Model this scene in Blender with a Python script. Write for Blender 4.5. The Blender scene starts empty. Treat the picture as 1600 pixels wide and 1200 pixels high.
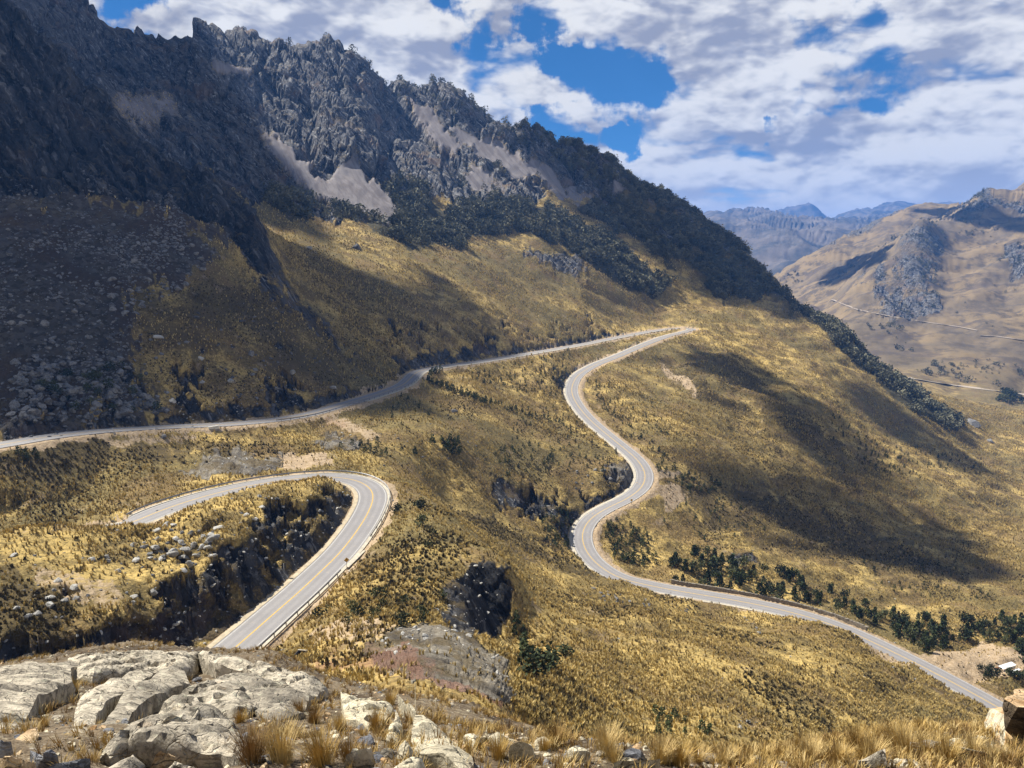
import bpy, math, random, time
import numpy as np
from mathutils import Vector, Matrix
T0 = time.time()
def lap(msg): print('LAP %-28s %.1f' % (msg, time.time() - T0))

# ------------------------------------------------------------------ camera, sky, sun, exposure
SC = bpy.context.scene
COL = SC.collection
F_PX, PITCH = 1200.0, math.atan(200.0 / 1200.0)          # focal length in photo pixels (1600 wide), tilt below the horizon
SP, CP = math.sin(PITCH), math.cos(PITCH)
cam_data = bpy.data.cameras.new('camera')
cam_data.sensor_width = 36.0
cam_data.lens = 36.0 * F_PX / 1600.0
cam_data.clip_start, cam_data.clip_end = 0.1, 40000.0
cam = bpy.data.objects.new('camera', cam_data)
COL.objects.link(cam)
cam.location = (0, 0, 0)
cam.rotation_euler = (math.pi / 2 - PITCH, 0, 0)
SC.camera = cam
SUN_DIR = Vector((-0.60, 0.36, 0.80)).normalized()        # towards the sun: high, from the left and a little beyond
SUN_EL = math.asin(SUN_DIR.z)
SUN_AZ = math.atan2(SUN_DIR.x, SUN_DIR.y)
sun_data = bpy.data.lights.new('sun', 'SUN')
sun_data.energy = 5.0
sun_data.angle = math.radians(0.5)
sun_data.color = (1.0, 0.945, 0.845)
sun = bpy.data.objects.new('sun', sun_data)
COL.objects.link(sun)
sun.rotation_euler = (-SUN_DIR).to_track_quat('-Z', 'Y').to_euler()
SC.view_settings.view_transform = 'Standard'
SC.view_settings.look = 'None'
SC.view_settings.exposure = 0.98
SC.view_settings.gamma = 1.0
SC.view_settings.use_curve_mapping = False
SC.cycles.max_bounces = 5
SC.cycles.diffuse_bounces = 2
SC.cycles.volume_bounces = 0
SC.cycles.transparent_max_bounces = 8
SC.cycles.use_denoising = True

world = bpy.data.worlds.new('World')
SC.world = world
world.use_nodes = True
class NG:
    """short hand for building shader nodes"""
    def __init__(s, nt): s.nt = nt; s.n = nt.nodes; s.l = nt.links
    def put(s, sock, v):
        if v is None: return
        if hasattr(v, 'is_output'): s.l.new(v, sock)
        else:
            if isinstance(v, (tuple, list)) and len(v) == 3 and sock.type == 'RGBA': v = (*v, 1.0)
            sock.default_value = v
    def math(s, op, a, b=None, c=None, clamp=False):
        n = s.n.new('ShaderNodeMath'); n.operation = op; n.use_clamp = clamp
        for i, v in enumerate((a, b, c)): s.put(n.inputs[i], v)
        return n.outputs[0]
    def vmath(s, op, a, b=None, scale=None):
        n = s.n.new('ShaderNodeVectorMath'); n.operation = op
        s.put(n.inputs[0], a); s.put(n.inputs[1], b)
        if scale is not None: s.put(n.inputs['Scale'], scale)
        return n.outputs['Value'] if op in ('DISTANCE', 'DOT_PRODUCT', 'LENGTH') else n.outputs[0]
    def mix(s, f, a, b, blend='MIX'):
        n = s.n.new('ShaderNodeMix'); n.data_type = 'RGBA'; n.blend_type = blend
        s.put(n.inputs[0], f); s.put(n.inputs[6], a); s.put(n.inputs[7], b)
        return n.outputs[2]
    def noise(s, vec, scale, detail=4, rough=0.55, distort=0.0, color=False, lac=2.0):
        n = s.n.new('ShaderNodeTexNoise'); s.put(n.inputs['Vector'], vec)
        n.inputs['Scale'].default_value = scale; n.inputs['Detail'].default_value = detail
        n.inputs['Roughness'].default_value = rough; n.inputs['Distortion'].default_value = distort; n.inputs['Lacunarity'].default_value = lac
        return n.outputs['Color' if color else 'Fac']
    def voro(s, vec, scale, feature='F1', out='Distance', rand=1.0):
        n = s.n.new('ShaderNodeTexVoronoi'); n.feature = feature; s.put(n.inputs['Vector'], vec)
        n.inputs['Scale'].default_value = scale; n.inputs['Randomness'].default_value = rand
        return n.outputs[out]
    def ss(s, v, lo, hi, a=0.0, b=1.0):
        n = s.n.new('ShaderNodeMapRange'); n.interpolation_type = 'SMOOTHSTEP'
        s.put(n.inputs[0], v); s.put(n.inputs[1], lo); s.put(n.inputs[2], hi); s.put(n.inputs[3], a); s.put(n.inputs[4], b)
        return n.outputs[0]
    def attr(s, name, out='Fac', kind='GEOMETRY'):
        n = s.n.new('ShaderNodeAttribute'); n.attribute_name = name; n.attribute_type = kind
        return n.outputs[out]
    def sep(s, c):
        n = s.n.new('ShaderNodeSeparateColor'); s.put(n.inputs[0], c); return n.outputs
    def bump(s, h, strength, dist, normal=None):
        n = s.n.new('ShaderNodeBump'); n.inputs['Strength'].default_value = strength; n.inputs['Distance'].default_value = dist
        s.put(n.inputs['Height'], h); s.put(n.inputs['Normal'], normal); return n.outputs[0]

# sky: clear Nishita blue behind decks of fair-weather cumulus, the same kind of sky all the way round
def build_sky():
    g = NG(world.node_tree); bg = g.n['Background']
    sky = g.n.new('ShaderNodeTexSky'); sky.sky_type = 'NISHITA'; sky.sun_disc = False
    sky.sun_elevation = SUN_EL; sky.sun_rotation = SUN_AZ; sky.altitude = 4200; sky.air_density = 1.0; sky.dust_density = 0.3; sky.ozone_density = 2.5
    tc = g.n.new('ShaderNodeTexCoord'); d = tc.outputs['Generated']
    xyz = g.n.new('ShaderNodeSeparateXYZ'); g.l.new(d, xyz.inputs[0])
    z = g.math('MAXIMUM', xyz.outputs[2], 0.018)
    z = g.math('ADD', z, 0.022)
    comb = g.n.new('ShaderNodeCombineXYZ'); g.put(comb.inputs[0], g.math('DIVIDE', xyz.outputs[0], z)); g.put(comb.inputs[1], g.math('DIVIDE', xyz.outputs[1], z)); comb.inputs[2].default_value = 1.0
    plane = comb.outputs[0]
    clear = g.mix(1.0, sky.outputs[0], (0.22, 0.68, 0.98), 'MULTIPLY')
    # gaps of clear sky between the clouds
    gap = None
    dw = g.vmath('ADD', d, g.vmath('SCALE', g.vmath('SUBTRACT', g.noise(d, 13.0, 6, 0.6, color=True), (0.5, 0.5, 0.5)), scale=0.16))
    for u, v, r in ((955, 100, 0.066), (1012, 118, 0.05), (885, 82, 0.045), (1322, 88, 0.085), (1275, 62, 0.05), (1262, 148, 0.045), (890, 213, 0.045), (735, 22, 0.05), (840, 15, 0.045), (985, 213, 0.032), (180, -20, 0.05), (1010, 255, 0.022), (1205, 215, 0.02)):
        r3 = Vector(((u - 800) / F_PX, CP + (600 - v) / F_PX * SP, -SP + (600 - v) / F_PX * CP)).normalized()
        dist = g.vmath('DISTANCE', dw, tuple(r3))
        f = g.ss(dist, r * 0.25, r * 1.1, 0.24, 0.0)
        gap = f if gap is None else g.math('MAXIMUM', gap, f)
    # broad cloud decks lie on a level plane overhead; their heaped edges are rounded, so that detail is taken round the dome
    warp = g.noise(d, 7.0, 3, 0.5, color=True)
    warped = g.vmath('ADD', plane, g.vmath('SCALE', g.vmath('SUBTRACT', warp, (0.5, 0.5, 0.5)), scale=0.9))
    stretch = g.n.new('ShaderNodeMapping'); g.put(stretch.inputs[0], d); stretch.inputs['Scale'].default_value = (1.0, 1.0, 2.1)
    dome = stretch.outputs[0]
    low = g.ss(xyz.outputs[2], 0.02, 0.20, 1.0, 0.0)
    puff = g.noise(dome, 5.5, 8, 0.49, 0.25)                            # heaps of all sizes
    puff_up = g.noise(g.vmath('ADD', dome, (-0.020, 0.0, 0.050)), 5.5, 8, 0.49, 0.25)
    def billow(off):
        q = g.vmath('ADD', dome, off)
        q = g.vmath('ADD', q, g.vmath('SCALE', g.vmath('SUBTRACT', g.noise(q, 16.0, 3, 0.5, color=True), (0.5, 0.5, 0.5)), scale=0.05))
        n = g.n.new('ShaderNodeTexVoronoi'); n.feature = 'F1'; g.put(n.inputs['Vector'], q); n.inputs['Scale'].default_value = 13.0
        n.inputs['Detail'].default_value = 2.0; n.inputs['Roughness'].default_value = 0.55; n.inputs['Lacunarity'].default_value = 2.3
        n.normalize = True
        return g.math('SUBTRACT', 1.0, n.outputs['Distance'])
    small = billow((0.0, 0.0, 0.0)); small_up = billow((-0.008, 0.0, 0.020))     # cauliflower heads
    deck = g.noise(warped, 0.55, 3, 0.5)
    body = g.math('MULTIPLY_ADD', puff, 1.0, g.math('MULTIPLY_ADD', small, 0.46, g.math('MULTIPLY', deck, 0.75)))
    body = g.math('SUBTRACT', g.math('SUBTRACT', body, 0.108), gap)
    body = g.math('ADD', body, g.math('MULTIPLY', low, 0.07))
    # seen from below the gaps between clouds open up; towards the horizon the heaps close ranks
    body = g.math('SUBTRACT', body, g.ss(xyz.outputs[2], 0.30, 0.72, 0.0, 0.25))
    a = g.ss(body, 0.855, 1.0)
    thick = g.ss(body, 0.95, 1.22)
    top = g.math('ADD', g.math('MULTIPLY', g.math('SUBTRACT', puff, puff_up), 3.6), g.math('MULTIPLY', g.math('SUBTRACT', small, small_up), 3.0))
    lit = g.ss(g.math('SUBTRACT', top, g.math('MULTIPLY', thick, 0.20)), -0.62, 0.36)
    c = g.mix(lit, (3.5, 3.65, 4.35), (9.6, 9.4, 8.9))
    col = g.mix(a, clear, c)
    hazy = g.ss(xyz.outputs[2], -0.02, 0.13, 0.85, 0.0)
    col = g.mix(hazy, col, (12.0, 11.2, 10.3))
    g.put(bg.inputs[0], col)
    bg.inputs[1].default_value = 0.05
    world.cycles.sampling_method = 'MANUAL'; world.cycles.sample_map_resolution = 512
build_sky()

def new_mat(name, rough=0.9, spec=0.2):
    m = bpy.data.materials.new(name); m.use_nodes = True
    g = NG(m.node_tree); b = g.n['Principled BSDF']
    b.inputs['Roughness'].default_value = rough; b.inputs['Specular IOR Level'].default_value = spec
    return m, g, b
# ------------------------------------------------------------------ small maths helpers
rng = np.random.default_rng(7)
_perm = rng.permutation(256).astype(np.int32)
_perm = np.concatenate([_perm, _perm, _perm])
_g3 = rng.normal(size=(256, 3)); _g3 /= np.linalg.norm(_g3, axis=1)[:, None]
_g3 = _g3.astype(np.float32)
_ga = rng.random(256) * 2 * np.pi
_g2 = np.stack([np.cos(_ga), np.sin(_ga)], 1).astype(np.float32)

def perlin2(x, y):
    xi = np.floor(x).astype(np.int32); yi = np.floor(y).astype(np.int32)
    fx = (x - xi).astype(np.float32); fy = (y - yi).astype(np.float32)
    xi &= 255; yi &= 255
    u = fx * fx * fx * (fx * (fx * 6 - 15) + 10); v = fy * fy * fy * (fy * (fy * 6 - 15) + 10)
    def g(ix, iy, dx, dy):
        q = _g2[_perm[_perm[ix] + iy]]
        return q[..., 0] * dx + q[..., 1] * dy
    a = g(xi, yi, fx, fy); b = g(xi + 1, yi, fx - 1, fy)
    c = g(xi, yi + 1, fx, fy - 1); d = g(xi + 1, yi + 1, fx - 1, fy - 1)
    a = a + u * (b - a); c = c + u * (d - c)
    return (a + v * (c - a)) * 1.5

def perlin3(x, y, z):
    xi = np.floor(x).astype(np.int32); yi = np.floor(y).astype(np.int32); zi = np.floor(z).astype(np.int32)
    fx = (x - xi).astype(np.float32); fy = (y - yi).astype(np.float32); fz = (z - zi).astype(np.float32)
    xi &= 255; yi &= 255; zi &= 255
    fade = lambda f: f * f * f * (f * (f * 6 - 15) + 10)
    u, v, w = fade(fx), fade(fy), fade(fz)
    out = 0
    for k in (0, 1):
        wk = w if k else 1 - w
        for j in (0, 1):
            vj = v if j else 1 - v
            for i in (0, 1):
                q = _g3[_perm[_perm[_perm[xi + i] + yi + j] + zi + k]]
                ui = u if i else 1 - u
                out = out + wk * vj * ui * (q[..., 0] * (fx - i) + q[..., 1] * (fy - j) + q[..., 2] * (fz - k))
    return out * 1.4

def fbm2(x, y, octaves=4, gain=0.5):
    s, a = 0, 1.0
    for o in range(octaves):
        s = s + a * perlin2(x * 2 ** o + 17.3 * o, y * 2 ** o + 9.1 * o); a *= gain
    return s

def fbm3(x, y, z, octaves=3, gain=0.5):
    s, a = 0, 1.0
    for o in range(octaves):
        s = s + a * perlin3(x * 2 ** o + 13.7 * o, y * 2 ** o + 5.1 * o, z * 2 ** o + 3.3 * o); a *= gain
    return s

def blocks3(x, y, z):
    """split, tilted blocks: every cell of a jittered lattice has its own offset and lean"""
    xi = np.floor(x).astype(np.int32); yi = np.floor(y).astype(np.int32); zi = np.floor(z).astype(np.int32)
    bd = np.full(x.shape, 9e9); bv = np.zeros(x.shape); b2 = np.full(x.shape, 9e9)
    for i in (-1, 0, 1):
        for j in (-1, 0, 1):
            for k in (-1, 0, 1):
                a, b, c = xi + i, yi + j, zi + k
                hsh = _perm[_perm[_perm[a & 255] + (b & 255)] + (c & 255)]
                r = _g3[hsh]; r2 = _g3[(hsh * 7 + 31) & 255]
                ex, ey, ez = x - a - 0.5 - 0.45 * r[..., 0], y - b - 0.5 - 0.45 * r[..., 1], z - c - 0.5 - 0.45 * r[..., 2]
                d = ex * ex + ey * ey + ez * ez
                v = 0.55 * r2[..., 0] + 0.75 * (ex * r2[..., 1] + ey * r2[..., 2] + ez * r[..., 0])
                m = d < bd
                b2 = np.where(m, bd, np.minimum(b2, d)); bv = np.where(m, v, bv); bd = np.where(m, d, bd)
    return bv - 0.5 * (1 - np.clip((np.sqrt(b2) - np.sqrt(bd)) / 0.16, 0, 1))
def sstep(a, b, x):
    t = np.clip((x - a) / (b - a), 0, 1)
    return t * t * (3 - 2 * t)

SP, CP = math.sin(PITCH), math.cos(PITCH)
def ray_st(u, v):
    """photo pixel -> (x/y, z/y) of its ray, y being the level forward distance"""
    r = (np.asarray(u, float) - 800.0) / F_PX; up = (600.0 - np.asarray(v, float)) / F_PX
    y = CP + up * SP; z = -SP + up * CP
    return r / y, z / y
def pt(u, v, D):
    s, t = ray_st(u, v)
    return np.array([s * D, D + 0 * s, t * D]).T
def to_px(x, y, z):
    f = y * CP - z * SP; up = y * SP + z * CP
    return 800 + F_PX * x / f, 600 - F_PX * up / f

# ------------------------------------------------------------------ roads (pixel of the centre line, forward distance in metres)
ROAD_NEAR = [(-110, 862, 150), (-40, 858, 150), (40, 850, 150), (100, 842, 150), (150, 831, 149.5), (200, 815, 149), (262, 793, 156), (330, 772, 166), (400, 757, 178), (470, 747, 189),
             (520, 746, 194), (556, 751, 193), (577, 762, 188), (583, 778, 181), (574, 803, 171.5), (556, 832, 161.5), (532, 862, 151.5), (500, 895, 142),
             (464, 927, 132.5), (425, 962, 124), (385, 997, 116), (340, 1035, 108), (285, 1080, 100), (200, 1140, 92)]
ROAD_MAIN = [(-150, 722, 168), (-60, 703, 175), (0, 696, 181), (60, 684, 189), (125, 676, 198), (200, 670, 210), (280, 666, 223), (350, 663, 234), (420, 657, 248), (480, 648, 264),
             (540, 631, 287), (590, 616, 311), (628, 602, 334), (642, 590, 350), (655, 580, 368), (690, 573, 392), (750, 565, 425), (810, 555, 462), (870, 545, 505), (920, 536, 545),
             (970, 526, 590), (1020, 517, 640), (1055, 513, 668), (1075, 513, 672), (1081, 515, 664), (1068, 519, 644), (1040, 526, 612), (1005, 539, 567), (965, 556, 525), (930, 570, 493), (905, 585, 463), (895, 600, 443),
             (894, 615, 424), (902, 632, 404), (918, 652, 383), (940, 672, 363), (966, 693, 342), (990, 713, 325), (1004, 730, 312), (1008, 747, 302), (1000, 764, 293),
             (978, 780, 285), (950, 793, 279), (926, 808, 273), (912, 827, 265), (911, 848, 255.5), (922, 870, 246), (943, 889, 237.5), (972, 904, 231), (1015, 915, 227),
             (1070, 925, 223.5), (1130, 935, 220.5), (1200, 948, 216.5), (1270, 966, 211), (1330, 988, 204.5), (1390, 1016, 196.5), (1450, 1046, 188.5), (1520, 1083, 179.5), (1600, 1128, 170), (1700, 1185, 160)]

def catmull(P, step):
    P = np.asarray(P, float)
    P = np.vstack([2 * P[0] - P[1], P, 2 * P[-1] - P[-2]])
    out = []
    for i in range(1, len(P) - 2):
        n = max(2, int(np.linalg.norm(P[i + 1] - P[i]) / step * 3))
        t = np.linspace(0, 1, n, endpoint=False)[:, None]
        a, b, c, d = P[i - 1], P[i], P[i + 1], P[i + 2]
        out.append(0.5 * (2 * b + (c - a) * t + (2 * a - 5 * b + 4 * c - d) * t ** 2 + (3 * b - a - 3 * c + d) * t ** 3))
    Q = np.vstack(out + [P[-2][None]])
    L = np.concatenate([[0], np.cumsum(np.linalg.norm(np.diff(Q, axis=0), axis=1))])
    m = np.arange(0, L[-1], step)
    return np.stack([np.interp(m, L, Q[:, k]) for k in range(3)], 1)

def smooth_path(Q, wxy, wz):
    def sm(a, w):
        if w < 1: return a
        k = np.hanning(2 * w + 3)[1:-1]; k /= k.sum()
        p = np.concatenate([2 * a[0] - a[w:0:-1], a, 2 * a[-1] - a[-2:-w - 2:-1]])
        return np.convolve(p, k, 'valid')
    return np.stack([sm(Q[:, 0], wxy), sm(Q[:, 1], wxy), sm(Q[:, 2], wz)], 1)

def road_path(rows, wxy=5, wz=14):
    r = np.array(rows, float)
    return smooth_path(catmull(pt(r[:, 0], r[:, 1], r[:, 2]), 1.0), wxy, wz)
PATH_NEAR = road_path(ROAD_NEAR, 4)
PATH_MAIN = road_path(ROAD_MAIN, 5)

# ------------------------------------------------------------------ the lie of the land: surveyed points (pixel, forward distance)
CTRL = []
for u in (-150, 120, 400, 650, 900, 1150, 1400, 1750):
    CTRL += [(u, 2000, 0.95), (u, 1500, 1.5), (u, 1200, 2.5 if u < 1000 else 2.7)]
# the ledge the photographer stands on
CTRL += [(-100, 1120, 4.2), (0, 1120, 4.2), (0, 1060, 6.5), (0, 1038, 9), (-100, 1045, 9), (150, 1130, 4.2), (150, 1060, 6.5), (130, 1012, 9.5), (220, 1005, 10), (300, 1130, 4.2), (300, 1060, 6.5),
         (320, 1012, 10), (420, 1130, 4), (420, 1060, 6.5), (430, 1018, 9), (520, 1130, 4), (520, 1085, 6), (520, 1058, 7.5), (640, 1140, 4), (640, 1080, 7.5), (740, 1135, 5), (740, 1100, 7),
         (820, 1145, 5.5), (830, 1130, 6), (900, 1168, 4.5), (1000, 1165, 4.5), (1100, 1180, 4), (1200, 1180, 4), (1300, 1165, 4), (1400, 1148, 4.2), (1500, 1142, 4.2), (1600, 1140, 4), (1750, 1140, 4)]
for u in (-100, 0, 130, 260, 380, 450): CTRL += [(u, 1085, 17), (u, 1110, 35), (u, 1080, 65), (u, 1045, 82)]
for u in (520, 640, 760): CTRL += [(u, 1125, 12), (u, 1150, 22), (u, 1130, 40)]
for u in (850, 950, 1100, 1250, 1400, 1550, 1750): CTRL += [(u, 1230, 8), (u, 1270, 18), (u, 1250, 36), (u, 1205, 58)]
# knoll inside the near hairpin, land to its left
CTRL += [(-100, 1000, 96), (0, 1020, 93), (100, 1000, 97), (200, 965, 105), (0, 960, 101), (-100, 950, 104), (0, 900, 113), (100, 905, 113), (200, 890, 120), (300, 925, 114), (330, 955, 111),
         (380, 905, 122), (300, 855, 132), (200, 845, 132), (100, 850, 126), (-100, 870, 118), (0, 855, 121), (400, 855, 136), (440, 840, 141), (455, 800, 153), (400, 800, 149), (300, 800, 146), (205, 819, 141), (150, 822, 138), (100, 822, 135), (40, 826, 130), (-60, 832, 125),
         (350, 776, 158), (440, 757, 168), (490, 752, 174), (515, 757, 174), (465, 870, 138), (420, 905, 128), (290, 960, 109),
         (100, 797, 168), (0, 800, 164), (-100, 800, 162), (0, 745, 176), (120, 740, 184), (-100, 745, 172), (250, 750, 180), (200, 710, 193), (320, 705, 207), (350, 720, 200), (420, 715, 208), (150, 772, 174), (300, 745, 184), (430, 738, 196)]
# hillside right of the near road, red outcrop, spur
CTRL += [(470, 1015, 104), (520, 965, 113), (560, 915, 128), (600, 900, 131), (620, 840, 150), (650, 800, 167), (640, 775, 186), (690, 800, 176), (700, 850, 144), (750, 850, 152), (738, 876, 134), (786, 880, 135), (735, 935, 119), (795, 935, 128), (765, 988, 121), (805, 992, 123), (718, 930, 117),
         (770, 1012, 99), (700, 965, 106), (620, 960, 105), (560, 1000, 92), (500, 1035, 80), (600, 1025, 72), (680, 1010, 78), (760, 1045, 72), (700, 1050, 60), (640, 1055, 55), (800, 1085, 60)]
# gully behind the spur and the slope above it
CTRL += [(700, 775, 236), (770, 815, 228), (830, 855, 225), (860, 880, 215), (640, 730, 226), (650, 755, 212), (700, 700, 258), (640, 680, 254), (560, 690, 240), (500, 705, 222), (600, 650, 283), (700, 640, 318), (800, 640, 350), (850, 640, 376), (800, 720, 285),
         (880, 720, 305), (940, 740, 298), (860, 780, 271), (800, 790, 252), (760, 760, 252), (740, 600, 360), (820, 600, 405), (860, 580, 440), (720, 670, 285), (960, 720, 312)]
# grass slope below the viewpoint down to the lower road
CTRL += [(880, 908, 192), (940, 915, 205), (1000, 932, 196), (900, 960, 163), (840, 920, 168), (1000, 1000, 140), (1000, 1060, 113), (1000, 1150, 84), (900, 1150, 68), (880, 1060, 92), (840, 1000, 118), (1100, 1050, 125), (1100, 960, 182),
         (1200, 1160, 95), (1200, 1060, 131), (1200, 985, 180), (1300, 1050, 148), (1300, 1150, 107), (1400, 1130, 130), (1400, 1060, 166), (1500, 1120, 152), (1500, 1160, 125), (1750, 1230, 125)]
# lower right: below the lower road and out to the valley
CTRL += [(1000, 880, 251), (1000, 820, 274), (1050, 850, 266), (1100, 900, 243), (1150, 880, 253), (1100, 790, 305), (1060, 750, 318), (1150, 820, 295), (1200, 780, 332), (1200, 860, 275), (1300, 880, 290), (1300, 930, 246), (1300, 800, 350), (1400, 930, 265), (1400, 980, 222), (1500, 985, 233),
         (1500, 1030, 201), (1560, 1060, 191), (1590, 1010, 214), (1590, 960, 262), (1590, 900, 330), (1590, 830, 425), (1500, 900, 318), (1500, 830, 395), (1400, 820, 375), (1400, 750, 450), (1500, 760, 480), (1300, 700, 455), (1250, 660, 470), (1200, 700, 400), (1150, 650, 450), (1100, 700, 365), (1050, 650, 408), (1100, 600, 492),
         (1040, 580, 525), (960, 600, 455), (1150, 550, 610), (1200, 600, 560), (1300, 600, 610), (1400, 680, 570), (1450, 700, 560), (1550, 740, 570), (1590, 760, 560), (1530, 700, 650), (1590, 700, 690), (1590, 650, 850), (1550, 640, 880), (1560, 618, 1000), (1480, 612, 1010),
         (1750, 1080, 170), (1750, 1000, 225), (1750, 900, 340), (1750, 800, 500), (1750, 700, 720), (1750, 640, 920), (1750, 612, 1060)]
# slope above the upper road, left
CTRL += [(-100, 690, 180), (-100, 640, 200), (-100, 540, 228), (-100, 440, 258), (-100, 350, 295), (0, 655, 196), (0, 600, 211), (0, 540, 228), (0, 450, 255), (0, 350, 292), (100, 640, 209), (100, 590, 223), (100, 500, 246), (100, 400, 282), (100, 320, 318), (200, 640, 219), (200, 580, 238), (200, 500, 258), (200, 400, 294), (200, 335, 325),
         (300, 640, 233), (300, 570, 252), (300, 500, 273), (300, 400, 313), (300, 345, 338), (400, 630, 255), (400, 570, 275), (400, 500, 302), (400, 440, 332), (385, 402, 345), (500, 610, 290), (500, 550, 318), (500, 500, 350), (500, 450, 395), (450, 420, 380), (470, 400, 425), (600, 570, 358), (600, 520, 385), (600, 460, 430), (560, 410, 480), (440, 370, 420),
         (680, 540, 410), (700, 500, 448), (700, 440, 520), (640, 410, 530), (560, 375, 540), (760, 540, 445), (800, 510, 500), (800, 450, 585), (780, 400, 640), (720, 400, 590), (860, 520, 530), (900, 490, 590), (880, 430, 670), (840, 380, 700), (960, 500, 640), (980, 460, 710), (930, 440, 690), (500, 355, 560), (450, 345, 520), (1040, 480, 720), (1020, 500, 690)]
# the buttress
CTRL += [(0, 320, 306), (130, 285, 332), (250, 305, 346), (330, 330, 350), (400, 385, 352), (-100, 320, 306), (-100, 100, 380), (-100, -80, 450), (0, 200, 342), (0, 100, 375), (0, 0, 425), (60, 150, 372), (40, 20, 430), (90, 62, 436), (130, 112, 438), (130, 200, 378), (170, 152, 436), (205, 192, 432), (200, 250, 372),
         (240, 220, 430), (275, 243, 425), (270, 280, 372), (310, 255, 418), (345, 275, 405), (330, 300, 372), (375, 310, 392), (400, 345, 380), (415, 375, 372), (428, 402, 365)]
for u, v, D in [(0, 30, 500), (-100, 0, 520), (90, 100, 500), (130, 150, 505), (205, 235, 500), (275, 285, 490), (345, 320, 475), (400, 372, 440)]: CTRL.append((u, v, D))
# the main mountain flank
CTRL += [(-100, -60, 640), (0, -30, 640), (90, 55, 620), (150, 100, 620), (230, 180, 610), (320, 245, 590), (400, 300, 560), (430, 340, 520), (-100, -150, 900), (0, -110, 900), (60, -60, 900), (100, -25, 900)]
RIDGE = [(150, -4, 900), (172, 20, 900), (200, 26, 905), (225, 20, 905), (250, 30, 905), (290, 32, 905), (322, 26, 905), (350, 36, 910), (382, 28, 915), (400, 36, 915), (420, 50, 920), (445, 58, 925), (465, 66, 930), (488, 50, 940), (505, 40, 950), (520, 42, 950), (545, 55, 960), (570, 80, 970),
         (600, 106, 985), (640, 120, 1000), (665, 124, 1010), (690, 135, 1020), (720, 150, 1030), (760, 178, 1040), (800, 190, 1050), (850, 205, 1055), (900, 215, 1055), (940, 230, 1050), (975, 258, 1040), (1000, 284, 1025), (1050, 305, 1000), (1085, 326, 985),
         (1110, 348, 970), (1145, 366, 955), (1180, 404, 930), (1215, 432, 895), (1250, 478, 850), (1290, 502, 815), (1320, 518, 785), (1345, 545, 755), (1380, 578, 725), (1420, 606, 705), (1460, 638, 690), (1500, 660, 690)]
RIDGE = [(u, v + (11 if 160 < u < 600 else 5), D) for u, v, D in RIDGE]
CTRL += RIDGE
for u, v, D in RIDGE:
    if u < 1340: CTRL.append((u, v + 130, D * 1.22))
    if u < 1150: CTRL.append((u, 560, D * 1.7)); 
CTRL += [(150, 130, 720), (200, 80, 800), (300, 100, 790), (300, 180, 690), (400, 120, 820), (400, 220, 680), (500, 120, 870), (500, 200, 770), (500, 280, 660), (450, 290, 620), (600, 200, 850), (600, 280, 730), (560, 330, 620), (640, 350, 640), (700, 250, 850), (700, 320, 720), (700, 375, 640), (650, 180, 930), (740, 200, 960), (800, 260, 900), (800, 330, 770), (780, 370, 690),
         (880, 280, 930), (900, 350, 810), (860, 350, 760), (960, 330, 900), (960, 400, 770), (1040, 360, 900), (1040, 430, 770), (1100, 420, 830), (1100, 490, 710), (1180, 460, 800), (1180, 520, 690), (1240, 540, 680), (1250, 600, 570), (1320, 560, 690), (1360, 620, 620), (1420, 650, 620), (1480, 690, 610)]
# across the valley
CTRL += [(1430, 592, 1060), (1500, 596, 1090), (1600, 608, 1100), (1380, 600, 1010)]
CTRL += [(1590, 575, 1160), (1500, 560, 1190), (1420, 560, 1200), (1360, 540, 1270), (1330, 510, 1400), (1590, 535, 1270), (1480, 520, 1330), (1400, 500, 1400), (1320, 485, 1600), (1590, 480, 1440), (1480, 460, 1560), (1380, 460, 1620), (1290, 475, 1800), (1250, 455, 2000), (1590, 400, 1680),
         (1500, 400, 1780), (1440, 345, 1850), (1470, 365, 1850), (1410, 380, 1800), (1360, 430, 1720), (1320, 440, 1850), (1280, 430, 2050), (1240, 432, 2200), (1222, 424, 2300), (1255, 402, 2350), (1290, 382, 2450), (1330, 362, 2550), (1375, 345, 2650), (1410, 325, 2700), (1440, 320, 2700), (1490, 320, 2600),
         (1505, 325, 2150), (1520, 312, 2100), (1537, 305, 2050), (1552, 312, 2050), (1575, 320, 2050), (1605, 325, 2000), (1380, 380, 2150), (1320, 400, 2250), (1440, 360, 2250), (1540, 350, 1950), (1750, 570, 1180), (1750, 480, 1440), (1750, 400, 1700), (1750, 330, 2050), (1560, 315, 2500), (1600, 290, 2600), (1680, 250, 2700), (1750, 240, 2700)]
for u, v, D in [(1222, 424, 2300), (1255, 402, 2350), (1290, 382, 2450), (1330, 362, 2550), (1375, 345, 2650), (1410, 325, 2700), (1440, 320, 2700), (1490, 320, 2700), (1600, 290, 2700), (1750, 240, 2800)]:
    CTRL.append((u, v + 60, D * 1.2))
# blue mountains at the head of the valley
FAR1 = [(1040, 350, 4600), (1090, 336, 4600), (1120, 338, 4600), (1150, 331, 4500), (1180, 328, 4500), (1205, 330, 4500), (1230, 338, 4400), (1255, 344, 4400), (1290, 350, 4600), (1330, 340, 5000), (1360, 330, 5200), (1400, 322, 5400), (1450, 325, 5600), (1550, 330, 5600), (1750, 330, 5600), (900, 350, 4800), (600, 360, 4800), (200, 360, 4800), (-150, 360, 4800)]
FAR2 = [(700, 345, 7500), (1040, 338, 7500), (1100, 335, 7500), (1200, 336, 7500), (1240, 330, 7500), (1265, 319, 7500), (1278, 327, 7500), (1293, 322, 7500), (1312, 332, 7500), (1350, 328, 7500), (1372, 322, 7500), (1395, 316, 7500), (1440, 322, 7500), (1475, 318, 7500), (1550, 325, 7500), (1750, 325, 7500), (600, 340, 7500), (-150, 340, 7500)]
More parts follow.
